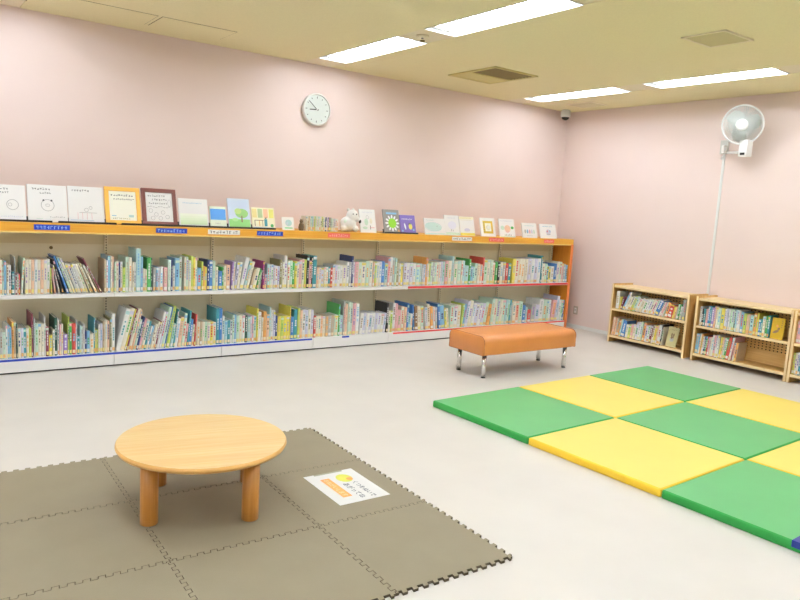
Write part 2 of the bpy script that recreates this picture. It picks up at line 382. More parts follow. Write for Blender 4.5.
# ------------------------------------------------------------------ books
BOOK_DATA = {
 'u': """0.626,0.02,0.285,A,0;0.646,0.013,0.266,S,0;0.66,0.013,0.305,C,0;0.673,0.017,0.271,C,0;0.69,0.012,0.266,M,0;0.702,0.017,0.266,S,0;0.721,0.014,0.237,C,0;0.734,0.017,0.232,W,0;0.752,0.005,0.159,K,0;0.757,0.017,0.183,T,0;0.774,0.008,0.296,G,0;0.783,0.01,0.168,V,0;0.793,0.01,0.158,W,0;0.804,0.011,0.158,R,0;0.816,0.029,0.282,M,4.0;0.846,0.022,0.277,C,1.0;0.868,0.022,0.277,C,1.0;0.89,0.022,0.277,P,1.0;0.912,0.022,0.277,W,1.0;0.934,0.022,0.277,C,1.0;0.957,0.023,0.277,P,1.0;0.98,0.023,0.277,C,1.0;1.002,0.023,0.277,W,1.0;1.026,0.018,0.207,H,-2.0;1.045,0.027,0.208,Q,-6.0;1.073,0.029,0.231,W,-11.0;1.102,0.031,0.287,K,-15.0;1.133,0.037,0.32,B,-19.0;1.17,0.012,0.317,D,-20.0;1.182,0.018,0.311,M,-20.0;1.201,0.018,0.311,C,-20.0;1.223,0.019,0.263,G,-20.0;1.242,0.019,0.252,W,-20.0;1.261,0.019,0.252,G,-20.0;1.28,0.019,0.252,W,-20.0;1.299,0.019,0.252,C,-20.0;1.32,0.019,0.266,C,-22.0;1.339,0.019,0.266,Z,-22.0;1.36,0.029,0.248,C,-24.0;1.391,0.014,0.24,F,-26.0;1.406,0.022,0.318,V,-27.0;1.44,0.014,0.279,F,0;1.455,0.014,0.268,W,0;1.468,0.021,0.31,S,0;1.49,0.013,0.31,C,0;1.502,0.013,0.31,P,0;1.52,0.013,0.258,M,0;1.533,0.023,0.263,C,0;1.556,0.012,0.258,N,0;1.569,0.018,0.258,W,0;1.587,0.024,0.21,H,0;1.611,0.026,0.3,M,0;1.638,0.026,0.301,C,0;1.667,0.015,0.258,C,0;1.682,0.015,0.258,W,0;1.698,0.039,0.376,A,0;1.738,0.019,0.301,S,0;1.756,0.017,0.198,C,0;1.773,0.017,0.198,C,0;1.792,0.033,0.296,E,0;1.825,0.01,0.296,D,0;1.843,0.024,0.209,G,0;1.868,0.017,0.214,S,0;1.884,0.017,0.214,L,0;1.902,0.026,0.214,W,0;1.934,0.035,0.209,Q,0;1.972,0.026,0.275,M,0;1.999,0.014,0.275,N,0;2.015,0.018,0.225,W,0;2.035,0.036,0.297,S,0;2.071,0.024,0.303,M,0;2.116,0.018,0.303,C,0;2.134,0.018,0.303,M,0;2.154,0.026,0.27,C,0;2.179,0.02,0.309,H,0;2.2,0.018,0.304,Y,0;2.217,0.018,0.304,C,0;2.237,0.037,0.202,S,0;2.275,0.016,0.259,H,0;2.291,0.018,0.219,O,0;2.308,0.018,0.219,Y,0;2.328,0.021,0.276,N,0;2.349,0.03,0.27,B,0;2.379,0.025,0.27,M,0;2.407,0.026,0.219,C,0;2.435,0.037,0.178,B,0;2.472,0.015,0.213,E,0;2.488,0.022,0.224,C,0;2.512,0.037,0.236,P,0;2.557,0.016,0.259,X,3.0;2.573,0.016,0.259,W,3.0;2.589,0.025,0.261,L,7.0;2.614,0.025,0.261,C,7.0;2.642,0.039,0.307,W,12.0;2.683,0.025,0.273,A,14.0;2.707,0.025,0.273,C,14.0;2.742,0.028,0.194,F,14.0;2.77,0.036,0.205,C,13.0;2.811,0.021,0.204,E,12.0;2.831,0.021,0.166,C,10.0;2.852,0.026,0.177,M,8.0;2.878,0.016,0.272,J,0;2.894,0.028,0.139,Q,3.0;2.925,0.021,0.235,A,0;2.946,0.021,0.235,M,0;2.967,0.021,0.235,W,0;2.988,0.021,0.223,L,0;3.01,0.023,0.223,W,0;3.033,0.023,0.223,L,0;3.058,0.023,0.278,Z,0;3.085,0.022,0.26,C,0;3.106,0.029,0.321,W,0;3.138,0.028,0.272,C,0;3.166,0.028,0.272,M,0;3.193,0.025,0.26,E,0;3.219,0.024,0.266,Y,0;3.243,0.024,0.266,C,0;3.266,0.03,0.279,Q,0;3.297,0.026,0.291,C,0;3.323,0.026,0.291,H,0;3.352,0.027,0.323,K,0;3.38,0.026,0.273,Q,0;3.406,0.016,0.31,K,0;3.423,0.04,0.323,T,0;3.467,0.026,0.21,P,0;3.493,0.026,0.21,C,0;3.52,0.027,0.203,L,0;3.549,0.026,0.21,C,0;3.575,0.026,0.21,W,0;3.602,0.025,0.209,T,0;3.628,0.027,0.203,R,0;3.656,0.027,0.229,W,0;3.683,0.027,0.228,L,0;3.71,0.03,0.228,W,0;3.74,0.03,0.228,W,0;3.772,0.046,0.228,C,0;3.821,0.029,0.261,W,0;3.85,0.029,0.261,G,0;3.88,0.022,0.326,N,0;3.902,0.017,0.261,W,0;3.92,0.046,0.267,Q,0;3.966,0.038,0.261,M,0;4.004,0.05,0.261,C,0;4.057,0.043,0.274,M,0;4.1,0.043,0.274,C,0;4.146,0.025,0.261,P,0;4.171,0.025,0.261,H,0;4.195,0.032,0.268,C,0;4.228,0.033,0.268,W,0;4.26,0.039,0.268,B,0;4.302,0.037,0.248,A,0;4.342,0.03,0.316,Q,0;4.372,0.03,0.316,W,0;4.402,0.03,0.316,G,0;4.433,0.027,0.302,M,0;4.46,0.03,0.296,Z,0;4.491,0.026,0.248,W,0;4.519,0.03,0.248,Y,0;4.555,0.041,0.251,L,0;4.596,0.041,0.251,W,0;4.637,0.042,0.251,L,0;4.679,0.042,0.251,W,0;4.724,0.054,0.248,M,0;4.777,0.028,0.248,A,0;4.808,0.027,0.234,G,0;4.836,0.027,0.234,L,0;4.863,0.029,0.311,O,0;4.891,0.022,0.248,C,0;4.913,0.022,0.248,H,0;4.935,0.029,0.262,M,0;4.964,0.029,0.262,G,0;4.993,0.029,0.262,M,0;5.022,0.029,0.262,C,0;5.052,0.029,0.262,W,0;5.081,0.03,0.27,L,0;5.111,0.03,0.27,A,0;5.144,0.05,0.277,Q,0;5.193,0.05,0.277,C,0;5.246,0.03,0.328,A,0;5.279,0.052,0.277,C,0;5.331,0.052,0.277,M,0;5.387,0.029,0.278,C,0;5.416,0.03,0.278,A,0;5.446,0.063,0.219,A,0;5.512,0.028,0.3,E,0;5.54,0.032,0.211,S,0;5.572,0.032,0.211,A,0;5.607,0.038,0.248,M,0;5.645,0.039,0.248,C,0;5.684,0.049,0.233,P,0;5.733,0.023,0.32,R,0;5.757,0.046,0.293,M,0;5.803,0.047,0.294,C,0;5.85,0.047,0.294,M,0;5.897,0.037,0.264,P,0;5.937,0.044,0.264,E,0;5.981,0.037,0.264,K,0;6.021,0.044,0.264,C,0;6.065,0.044,0.264,G,0;6.113,0.048,0.256,R,0;6.161,0.042,0.249,T,0;6.227,0.054,0.307,Y,0;6.281,0.054,0.308,C,0;6.335,0.055,0.308,C,0;6.39,0.055,0.308,C,0;6.445,0.055,0.308,C,0;6.504,0.058,0.309,L,0;6.562,0.058,0.309,W,0;6.62,0.059,0.309,L,0;6.679,0.059,0.309,W,0;6.742,0.026,0.348,T,0;6.768,0.047,0.246,C,0;6.815,0.047,0.246,M,0;6.862,0.026,0.181,T,0;6.892,0.038,0.207,Y,0;6.931,0.058,0.213,W,0;6.992,0.05,0.246,B,0;7.046,0.049,0.272,C,0;7.095,0.049,0.272,M,0;7.143,0.035,0.246,Q,0;7.179,0.036,0.246,G,0;7.218,0.044,0.232,S,0;7.262,0.048,0.232,M,0""",
 'l': """0.611,0.017,0.23,C,0;0.628,0.017,0.229,M,0;0.645,0.021,0.209,W,0;0.666,0.021,0.222,G,0;0.686,0.021,0.221,M,0;0.707,0.014,0.27,W,0;0.721,0.014,0.269,S,0;0.735,0.014,0.253,S,0;0.75,0.015,0.293,O,0;0.765,0.015,0.292,F,0;0.782,0.008,0.281,D,0;0.792,0.021,0.24,C,0;0.813,0.021,0.239,L,0;0.833,0.018,0.238,T,0;0.852,0.019,0.237,C,0;0.871,0.019,0.236,H,0;0.89,0.011,0.356,V,0;0.906,0.009,0.32,W,0;0.916,0.022,0.274,M,0;0.937,0.022,0.273,C,0;0.959,0.022,0.272,C,0;0.982,0.01,0.332,W,0;0.994,0.021,0.239,V,0;1.016,0.025,0.176,Y,0;1.044,0.015,0.216,C,0;1.059,0.019,0.318,D,0;1.08,0.011,0.299,W,0;1.092,0.015,0.26,Q,0;1.107,0.015,0.259,C,0;1.123,0.032,0.175,X,0;1.157,0.012,0.314,H,0;1.17,0.018,0.272,E,0;1.189,0.028,0.26,R,0;1.218,0.011,0.29,W,0;1.229,0.019,0.153,T,0;1.249,0.012,0.236,A,0;1.26,0.012,0.236,G,0;1.275,0.013,0.251,W,0;1.287,0.016,0.192,N,0;1.303,0.024,0.191,S,0;1.328,0.03,0.168,C,0;1.358,0.01,0.294,T,0;1.369,0.012,0.198,Y,0;1.381,0.012,0.197,H,0;1.394,0.014,0.245,W,0;1.409,0.019,0.249,L,0;1.429,0.017,0.27,F,0;1.446,0.019,0.269,C,0;1.465,0.019,0.268,P,0;1.488,0.015,0.288,Z,0;1.503,0.025,0.325,W,0;1.532,0.036,0.397,W,14.0;1.568,0.036,0.385,C,14.0;1.605,0.013,0.372,Y,14.0;1.618,0.018,0.372,V,14.0;1.638,0.022,0.375,C,13.0;1.66,0.022,0.363,P,13.0;1.683,0.019,0.272,M,12.0;1.702,0.019,0.293,N,12.0;1.722,0.019,0.281,Q,12.0;1.743,0.024,0.263,C,12.0;1.768,0.019,0.251,T,12.0;1.789,0.016,0.21,W,12.0;1.805,0.016,0.209,S,12.0;1.824,0.021,0.219,C,12.0;1.846,0.016,0.247,C,12.0;1.862,0.016,0.246,V,12.0;1.879,0.019,0.33,W,11.0;1.899,0.019,0.329,L,11.0;1.918,0.026,0.385,M,11.0;1.946,0.016,0.384,B,11.0;1.964,0.034,0.382,H,10.0;1.998,0.027,0.22,A,8.0;2.025,0.013,0.344,T,7.0;2.039,0.027,0.263,W,7.0;2.068,0.029,0.273,P,6.0;2.098,0.027,0.306,M,6.0;2.125,0.024,0.213,Q,6.0;2.151,0.017,0.326,T,5.0;2.167,0.026,0.245,B,5.0;2.195,0.022,0.197,C,4.0;2.217,0.014,0.289,R,3.0;2.231,0.014,0.288,C,3.0;2.246,0.024,0.224,C,1.0;2.269,0.024,0.223,F,1.0;2.293,0.024,0.222,C,1.0;2.316,0.024,0.221,M,1.0;2.342,0.028,0.214,C,0;2.37,0.028,0.212,Y,0;2.398,0.028,0.211,C,0;2.429,0.028,0.339,T,0;2.457,0.028,0.338,B,0;2.487,0.02,0.266,W,0;2.508,0.028,0.223,A,0;2.536,0.028,0.222,T,0;2.566,0.018,0.226,W,0;2.586,0.019,0.273,M,0;2.605,0.019,0.272,S,0;2.626,0.028,0.265,M,0;2.654,0.028,0.264,C,0;2.682,0.029,0.263,W,0;2.713,0.026,0.256,D,0;2.74,0.027,0.242,A,0;2.766,0.018,0.253,L,0;2.784,0.018,0.253,Q,0;2.801,0.027,0.252,M,0;2.83,0.019,0.318,Y,0;2.849,0.031,0.292,W,0;2.883,0.019,0.236,C,0;2.904,0.032,0.29,O,0;2.936,0.029,0.258,P,0;2.965,0.017,0.331,A,0;2.984,0.022,0.299,W,0;3.007,0.023,0.298,L,0;3.029,0.024,0.242,N,0;3.055,0.032,0.24,Y,0;3.087,0.032,0.239,H,0;3.118,0.032,0.238,Y,0;3.15,0.032,0.236,Y,0;3.184,0.013,0.323,Y,0;3.198,0.033,0.222,B,0;3.233,0.038,0.296,T,0;3.274,0.025,0.307,H,0;3.301,0.027,0.287,P,0;3.33,0.031,0.292,W,0;3.361,0.031,0.291,L,0;3.392,0.031,0.29,C,0;3.423,0.031,0.288,L,0;3.456,0.027,0.223,R,0;3.483,0.028,0.222,C,0;3.511,0.028,0.22,C,0;3.538,0.028,0.219,P,0;3.566,0.028,0.218,C,0;3.596,0.035,0.223,F,0;3.631,0.035,0.221,G,0;3.666,0.035,0.22,F,0;3.704,0.043,0.218,M,0;3.75,0.019,0.328,E,0;3.769,0.034,0.215,A,0;3.806,0.022,0.366,G,0;3.828,0.032,0.339,P,0;3.863,0.029,0.351,M,0;3.891,0.029,0.35,M,0;3.922,0.041,0.336,Q,0;3.964,0.042,0.334,W,0;4.01,0.037,0.228,W,4.0;4.048,0.038,0.226,L,4.0;4.085,0.038,0.224,W,4.0;4.123,0.038,0.223,L,4.0;4.161,0.038,0.221,W,4.0;4.199,0.038,0.22,L,4.0;4.238,0.039,0.218,W,4.0;4.276,0.039,0.216,W,4.0;4.315,0.039,0.215,L,4.0;4.361,0.027,0.328,K,0;4.388,0.027,0.237,C,0;4.415,0.027,0.236,H,0;4.445,0.033,0.318,W,0;4.477,0.033,0.317,Q,0;4.51,0.047,0.246,Q,0;4.559,0.037,0.272,C,0;4.597,0.037,0.271,P,0;4.637,0.025,0.312,B,0;4.662,0.028,0.198,A,0;4.69,0.028,0.196,W,0;4.721,0.037,0.29,B,-6.0;4.761,0.043,0.281,U,-5.0;4.803,0.043,0.272,C,-5.0;4.846,0.043,0.271,M,-5.0;4.893,0.028,0.256,G,-7.0;4.92,0.028,0.255,L,-7.0;4.948,0.035,0.29,C,-6.0;4.986,0.041,0.266,O,-6.0;5.03,0.028,0.257,W,-5.0;5.058,0.028,0.256,G,-5.0;5.095,0.045,0.294,B,-8.0;5.14,0.06,0.27,S,-8.0;5.204,0.03,0.238,Y,-8.0;5.234,0.03,0.236,C,-8.0;5.268,0.054,0.268,M,0;5.322,0.055,0.266,W,0;5.376,0.055,0.264,C,0;5.435,0.03,0.278,H,6.0;5.464,0.03,0.277,S,6.0;5.498,0.046,0.314,L,8.0;5.543,0.046,0.313,C,8.0;5.593,0.049,0.281,W,9.0;5.642,0.049,0.279,L,9.0;5.691,0.05,0.278,W,9.0;5.741,0.05,0.276,L,9.0;5.794,0.056,0.289,M,8.0;5.854,0.063,0.263,O,6.0;5.917,0.045,0.323,M,3.0;5.962,0.045,0.321,C,3.0;6.007,0.045,0.32,M,3.0;6.056,0.05,0.311,C,3.0;6.105,0.05,0.309,M,3.0;6.159,0.033,0.307,A,3.0;6.192,0.033,0.306,M,3.0;6.228,0.028,0.305,T,3.0;6.256,0.028,0.304,G,3.0;6.288,0.057,0.28,C,0;6.345,0.057,0.278,P,0;6.402,0.065,0.276,M,0;6.47,0.051,0.226,B,0;6.524,0.033,0.2,A,0;6.561,0.059,0.166,R,0;6.623,0.072,0.228,G,3.0;6.695,0.073,0.226,L,3.0;6.768,0.075,0.289,W,3.0;6.843,0.076,0.287,M,3.0;6.919,0.038,0.285,M,0;6.958,0.038,0.283,W,0;6.996,0.078,0.275,Q,8.0;7.074,0.059,0.331,L,8.0;7.137,0.037,0.278,W,5.0;7.174,0.038,0.277,M,5.0;7.216,0.036,0.276,B,5.0;7.251,0.048,0.274,L,3.0""",
 'a1': """5.286,0.044,0.211,W,0;5.242,0.023,0.151,Y,5.0;5.219,0.026,0.16,V,12.0;5.189,0.023,0.242,S,22.0;5.166,0.023,0.245,W,22.0;5.143,0.032,0.179,C,21.0;5.112,0.033,0.189,C,21.0;5.078,0.033,0.195,H,21.0;5.045,0.033,0.2,M,21.0;5.01,0.045,0.17,W,21.0;4.965,0.044,0.177,C,21.0;4.918,0.032,0.179,W,21.0;4.886,0.031,0.185,W,21.0;4.855,0.031,0.19,W,21.0;4.824,0.031,0.195,C,21.0;4.793,0.024,0.186,Q,21.0;4.768,0.024,0.19,W,21.0;4.742,0.05,0.19,B,21.0;4.689,0.02,0.178,W,21.0;4.669,0.02,0.182,Q,21.0;4.649,0.021,0.18,W,21.0;4.628,0.021,0.183,M,21.0;4.608,0.031,0.176,O,14.0;4.574,0.056,0.157,R,13.0;4.515,0.022,0.142,Y,11.0;4.493,0.021,0.145,P,11.0;4.469,0.021,0.168,M,8.0;4.448,0.021,0.171,E,8.0;4.424,0.032,0.151,W,5.0;4.389,0.017,0.23,G,0;4.372,0.017,0.232,G,0""",
 'a2': """5.328,0.026,0.217,Q,4.0;5.302,0.026,0.221,P,4.0;5.273,0.021,0.214,P,6.0;5.252,0.021,0.218,F,6.0;5.231,0.025,0.206,O,9.0;5.206,0.025,0.21,A,9.0;5.18,0.065,0.205,B,9.0;5.112,0.034,0.16,C,5.0;5.078,0.034,0.166,H,5.0;5.044,0.033,0.172,Q,5.0;5.011,0.033,0.178,C,5.0;4.975,0.031,0.217,L,5.0;4.944,0.031,0.222,W,5.0;4.913,0.03,0.227,M,5.0;4.88,0.036,0.225,O,6.0;4.842,0.03,0.194,L,5.0;4.811,0.03,0.199,W,5.0;4.782,0.03,0.205,V,5.0;4.752,0.026,0.215,C,6.0;4.726,0.026,0.22,Y,6.0;4.7,0.026,0.225,P,6.0;4.674,0.037,0.228,W,5.0;4.635,0.013,0.235,K,5.0;4.62,0.028,0.215,C,5.0""",  # thin black book near the row end paints the shade of a gap
 'b1': """4.178,0.026,0.212,W,0;4.152,0.02,0.187,K,0;4.132,0.02,0.19,T,0;4.109,0.026,0.194,Q,0;4.084,0.021,0.226,B,0;4.063,0.021,0.229,T,0;4.042,0.028,0.22,X,0;4.014,0.021,0.237,P,0;3.993,0.021,0.24,C,0;3.971,0.032,0.223,M,0;3.937,0.038,0.228,Y,0;3.896,0.019,0.23,W,0;3.877,0.019,0.233,L,0;3.857,0.019,0.236,W,0;3.836,0.023,0.235,M,0;3.813,0.023,0.239,M,0;3.789,0.01,0.282,D,0;3.779,0.019,0.264,A,0;3.76,0.019,0.267,W,0;3.741,0.019,0.27,W,0;3.72,0.03,0.221,S,0;3.688,0.03,0.208,H,0;3.656,0.017,0.205,P,0;3.639,0.017,0.208,P,0;3.62,0.036,0.203,A,0;3.582,0.031,0.229,O,0;3.551,0.019,0.23,Y,0;3.53,0.021,0.175,B,0;3.509,0.021,0.178,T,0;3.489,0.027,0.213,C,0;3.46,0.021,0.225,E,0;3.439,0.021,0.228,T,0""",
 'b2': """4.203,0.048,0.218,S,2.0;4.153,0.017,0.221,C,4.0;4.136,0.017,0.224,O,4.0;4.12,0.019,0.201,W,4.0;4.101,0.019,0.205,N,4.0;4.082,0.017,0.209,E,4.0;4.065,0.016,0.212,R,4.0;4.049,0.021,0.201,Q,3.0;4.028,0.021,0.205,C,3.0;4.007,0.021,0.233,W,2.0;3.986,0.021,0.237,Q,2.0;3.964,0.021,0.241,W,2.0;3.943,0.021,0.245,W,2.0;3.92,0.02,0.231,Y,4.0;3.899,0.02,0.235,P,4.0;3.879,0.02,0.231,M,5.0;3.859,0.02,0.235,E,5.0;3.839,0.033,0.244,R,6.0;3.805,0.02,0.248,W,7.0;3.785,0.02,0.252,Q,7.0;3.765,0.021,0.195,C,4.0;3.744,0.021,0.199,O,4.0;3.723,0.021,0.203,F,4.0""",
 'c1': """3.17,0.025,0.223,Q,0;3.145,0.025,0.227,Q,0;3.12,0.025,0.232,Q,0;3.094,0.025,0.236,Q,0;3.07,0.025,0.24,Q,0;3.045,0.025,0.244,Q,0""",
 'c2': """3.183,0.015,0.207,W,0;3.168,0.017,0.21,S,0;3.151,0.011,0.214,H,0;3.14,0.011,0.216,Y,0;3.13,0.019,0.218,C,0;3.111,0.019,0.222,W,0;3.092,0.019,0.217,T,0;3.073,0.022,0.221,M,0;3.051,0.022,0.225,W,0;3.029,0.022,0.23,C,0""",
}

STK = [mat('sticker_orange', (.86, .50, .18), .5), mat('sticker_yellow', (.86, .74, .25), .5), mat('sticker_white', (.84, .83, .8), .5), mat('sticker_cream', (.86, .74, .5), .5)]
TIT = [PAL[k][1] for k in 'NGSRUEXFOT']
M_pages = mat('book_pages', (.80, .76, .64), .8, noise=.2, scale=300, stretch=(6, .2, .2))
def book_mesh(mb, t, h, d, key, rr, T=None):
    """one closed book standing on its tail, spine towards -Y, x from 0 to t"""
    cov = PAL[key][1]; b = min(.0022, t*.16)
    mb.box(0, b, .001, d, 0, h, cov, T); mb.box(t-b, t, .001, d, 0, h, cov, T)
    n = 4; vs = []; fs = []          # gently rounded spine
    for z in (0, h):
        for k in range(n+1):
            a = k/n; vs.append((t*a, .001-.0028*math.sin(PI*a), z))
        for k in range(n+1):
            vs.append((t*(1-k/n), .003, z))
    N = 2*n+2
    fs = [(i, (i+1) % N, N+(i+1) % N, N+i) for i in range(N)] + [tuple(range(N))[::-1], tuple(range(N, 2*N))]
    mb.add(vs, fs, cov, T)
    mb.box(b, t-b, .003, d-.003, .003, h-.004, M_pages, T)
    dark = key in 'KNVDBTUJZEX'
    ink = PAL['W'][1] if dark or key in 'RG' and rr.random() < .6 else rr.choice(TIT)
    z0 = h*(.3+.15*rr.random()); z1 = h*(.62+.3*rr.random()); w = t*(.28+.2*rr.random()); xo = t/2
    z = z0
    while z < z1:                     # title characters down the spine
        s = .010+.012*rr.random()
        mb.box(xo-w/2, xo+w/2, -.0026, -.0005, z, z+s, ink, T); z += s+.006
        if rr.random() < .12: z += .02
    if rr.random() < .35:
        k2 = rr.choice('WCYMQSAL'); zz = h*(.84+.06*rr.random())
        mb.box(.0006, t-.0006, -.0024, -.0004, zz, min(h-.003, zz+h*.08), PAL[k2][1], T)
    st = rr.choice(STK)
    mb.box(t*.1, t*.9, -.0030, -.0004, .012, .040, st, T)
def rows(k):
    return [(float(a), float(b), float(c), d, float(e)) for a, b, c, d, e in (r.split(',') for r in BOOK_DATA[k].split(';'))]
used_labels = {}
CUT = 2.93
far = MB(); fr = random.Random(99)
pending = []
BAY = ['first', 'second', 'third', 'fourth', 'fifth', 'sixth', 'seventh']
def bay_of(x):
    k = 0
    for p in POSTS[2:-1]:
        if x+.005 > p: k += 1
    return BAY[k]
def solve(data):
    # pitch and height measured; keep neighbouring leaning books from cutting into each other
    d = [list(e)+[0.0] for e in data]; n = len(d)
    mn = .0065
    for i in range(n-1, -1, -1):
        if d[i][4] > 0:
            nx = d[i+1] if i < n-1 else None
            tn = math.tan(R(max(0, nx[4]))) if nx else 0.0
            hh = min(d[i][2], nx[2] if nx else .2); p = (d[i][0]-nx[0] if nx and data[0][0] > data[-1][0] else (nx[0]-d[i][0] if nx else d[i][1]))
            p = max(p, mn)
            te = math.tan(R(d[i][4])); te = min(te, tn+max(0, p-mn)/hh); te = max(te, tn*.999 if te < tn and nx and nx[4] > 0 and d[i][4] >= nx[4] else te)
            d[i][4] = math.degrees(math.atan(te)); d[i][1] = max(mn, min(d[i][1], p-hh*max(0, te-tn)))
    for i in range(n):
        if d[i][4] < 0:
            pv = d[i-1] if i else None
            tp = math.tan(R(max(0, -pv[4]))) if pv else 0.0
            hh = min(d[i][2], pv[2] if pv else .2); te = math.tan(R(-d[i][4])); te = min(te, tp+max(0, d[i][1]-mn)/hh)
            sh = hh*max(0, te-tp); d[i][4] = -math.degrees(math.atan(te)); d[i][5] = sh; d[i][1] = max(mn, d[i][1]-sh)
    sg = -1 if data[0][0] > data[-1][0] else 1
    return [(a+sg*f, b, c, k, e) for a, b, c, k, e, f in d]
def place(data, shelf):
    where = {'u': 'upper long shelf', 'l': 'lower long shelf', 'a1': 'top row, corner low bookcase', 'a2': 'bottom row, corner low bookcase',
             'b1': 'top row, middle low bookcase', 'b2': 'bottom row, middle low bookcase', 'c1': 'top row, right-edge low bookcase', 'c2': 'bottom row, right-edge low bookcase'}[shelf]
    zs = {'u': .6345, 'l': .1225, 'a1': .4205, 'b1': .4005, 'c1': .4005}.get(shelf, .0885)
    long_ = shelf in 'ul'; data = solve(data)
    n = len(data)
    for i, (s0, t, h, key, lean) in enumerate(data):
        if not long_:
            lim = {'a': 5.312, 'b': 4.192, 'c': 3.149}[shelf[0]]
            if s0 > lim: t = max(.006, t-(s0-lim)); s0 = lim
        th = R(lean); t_eff = max(.006, (t-.0012)*math.cos(th))
        rr = random.Random(i*31+len(shelf)*7+ord(shelf[0]))
        hmax = .375 if long_ else (.235 if shelf[1] == '1' else .285)
        hh = max(.13, min(h, hmax)) + rr.uniform(-.004, .004)
        d = min(.255 if long_ else .205, max(.14, hh*rr.uniform(.72, .95)))
        depth_in = rr.uniform(0, .006)
        # rotation about local y; lift so that the lower corner rests on the shelf
        Rl = Matrix.Rotation(th, 4, 'Y')
        lift = t_eff*math.sin(th) if th > 0 else 0.0
        dx = 0 if th >= 0 else 0
        if long_:
            base = Matrix.Translation((s0+dx, YB+.022+depth_in, zs+lift))
        else:
            base = Matrix.Translation((7.172+depth_in, s0-dx, zs+lift)) @ Matrix.Rotation(R(-90), 4, 'Z')
        T = base @ Rl
        if long_ and s0 >= CUT:
            book_mesh(far, t_eff, hh, d, key, rr, T); continue
        mb = MB(); book_mesh(mb, t_eff, hh, d, key, rr)
        o = mb.build('picture_book'); o.matrix_world = T
        nm = lambda j: PAL[data[j][3]][0] if 0 <= j < n else 'end'
        size = 'tall' if hh > (.285 if long_ else .225) else ('short' if hh < (.225 if long_ else .19) else 'medium')
        ln = ' leaning' if abs(lean) > 6 else ''
        if long_: where2 = where+', '+bay_of(s0)+' bay'
        else: where2 = where
        L, Rr = nm(i-1), nm(i+1)
        if L == 'end': nb = 'at row start before '+Rr+' one'
        elif Rr == 'end': nb = 'at row end after '+L+' one'
        elif L == Rr: nb = 'between two '+L+' ones'
        else: nb = 'between '+L+' and '+Rr+' ones'
        pending.append((o, '%s%s %s book %s, %s' % (size, ln, PAL[key][0], nb, where2), where))
for k in ('u', 'l', 'a1', 'a2', 'b1', 'b2', 'c1', 'c2'): place(rows(k), k)
cnt = {}
for o, l, w in pending: cnt[l] = cnt.get(l, 0)+1
seen = {}
for o, l, w in pending:
    if cnt[l] > 1:
        seen[l] = seen.get(l, 0)+1
        l2 = ['first', 'second', 'third', 'fourth', 'fifth', 'sixth', 'seventh'][seen[l]-1]+' '+l
    else: l2 = l
    tag(o, l2, 'book', 'picture books on the '+w)
fo = far.build('picture_books'); tag(fo, 'tightly packed picture books filling the right half of the long shelves', 'books'); stuff(fo)

# two books turned cover-out at the ends of the low rows
def cover_book(name, label, w, h, t, col, T, art):
    o = thing(name, label, 'book', group=None); o.matrix_world = T
    c = MB().box(0, w, 0, .002, 0, h, col).box(0, w, t-.002, t, 0, h, col).box(-.001, .002, 0, t, 0, h, col).build('cover', o)
    MB().box(.002, w-.003, .002, t-.002, .003, h-.003, M_pages).build('page_block', o)
    g = MB(); art(g, w, h)
    if g.v: stuff(g.build('cover_picture', o))
    return o
def disc(g, x, z, r, m, rz=None, n=14, y=-.0006, ang=0):
    rz = rz or r; ca, sa = math.cos(ang), math.sin(ang)
    vs = [(x+r*math.cos(2*PI*k/n)*ca-rz*math.sin(2*PI*k/n)*sa, y, z+r*math.cos(2*PI*k/n)*sa+rz*math.sin(2*PI*k/n)*ca) for k in range(n)]
    vs += [(a, 0.0002, c) for a, b, c in vs]
    g.add(vs, [tuple(range(n))]+[(k, n+k, n+(k+1) % n, (k+1) % n) for k in range(n)], m)
def bar(g, x0, x1, z0, z1, m, y=-.0006): g.box(x0, x1, y, .0002, z0, z1, m)
def ring(g, x, z, r, m, w=.003, n=20, rz=None, y=-.0006):
    rz = rz or r
    for k in range(n):
        a, b = 2*PI*k/n, 2*PI*(k+1)/n
        p = [(x+(r-w)*math.cos(a), y, z+(rz-w)*math.sin(a)), (x+r*math.cos(a), y, z+rz*math.sin(a)), (x+r*math.cos(b), y, z+rz*math.sin(b)), (x+(r-w)*math.cos(b), y, z+(rz-w)*math.sin(b))]
        g.add(p, [(0, 1, 2, 3)], m)
def glyphs(g, x0, x1, z, s, m, seed=0):
    rr = random.Random(seed); x = x0
    while x+s < x1:
        for _ in range(3):
            if rr.random() < .55: zz = z+rr.random()*s*.8; bar(g, x, x+s*.75, zz, zz+s*.16, m)
            else: xx = x+rr.random()*s*.6; bar(g, xx, xx+s*.16, z, z+s*(.6+.3*rr.random()), m)
        x += s*1.15
P_ = lambda k: PAL[k][1]
M_pencil = mat('pencil_grey', (.42, .42, .43), .6)
M_soft = mat('soft_brown_print', (.30, .2, .12), .6)
def art_animal(g, w, h):
    disc(g, w*.5, h*.38, w*.2, P_('G')); disc(g, w*.42, h*.62, w*.07, M_soft, h*.09); disc(g, w*.6, h*.62, w*.07, M_soft, h*.09); disc(g, w*.5, h*.48, w*.15, M_soft, h*.07)
    glyphs(g, w*.15, w*.85, h*.85, .012, M_soft, 3)
def art_yellow(g, w, h):
    disc(g, w*.4, h*.35, w*.26, M_soft, h*.06, ang=.5); disc(g, w*.6, h*.5, w*.12, M_soft, h*.05, ang=.8); disc(g, w*.45, h*.62, w*.10, P_('O'), h*.06)
    for k in range(4): bar(g, w*.78, w*.84, h*(.86-.1*k), h*(.90-.1*k), M_soft)
T = Matrix.Translation((7.19, 4.572, .0885)) @ Matrix.Rotation(R(-80), 4, 'Z') @ Matrix.Rotation(R(5), 4, 'Y') @ Matrix.Rotation(R(-8), 4, 'X')
M_khaki = mat('khaki_cover', srgb(206, 200, 150), .5)
cover_book('picture_book', 'khaki animal-cover book facing out, bottom row of corner low bookcase', .12, .235, .012, M_khaki, T, art_animal)
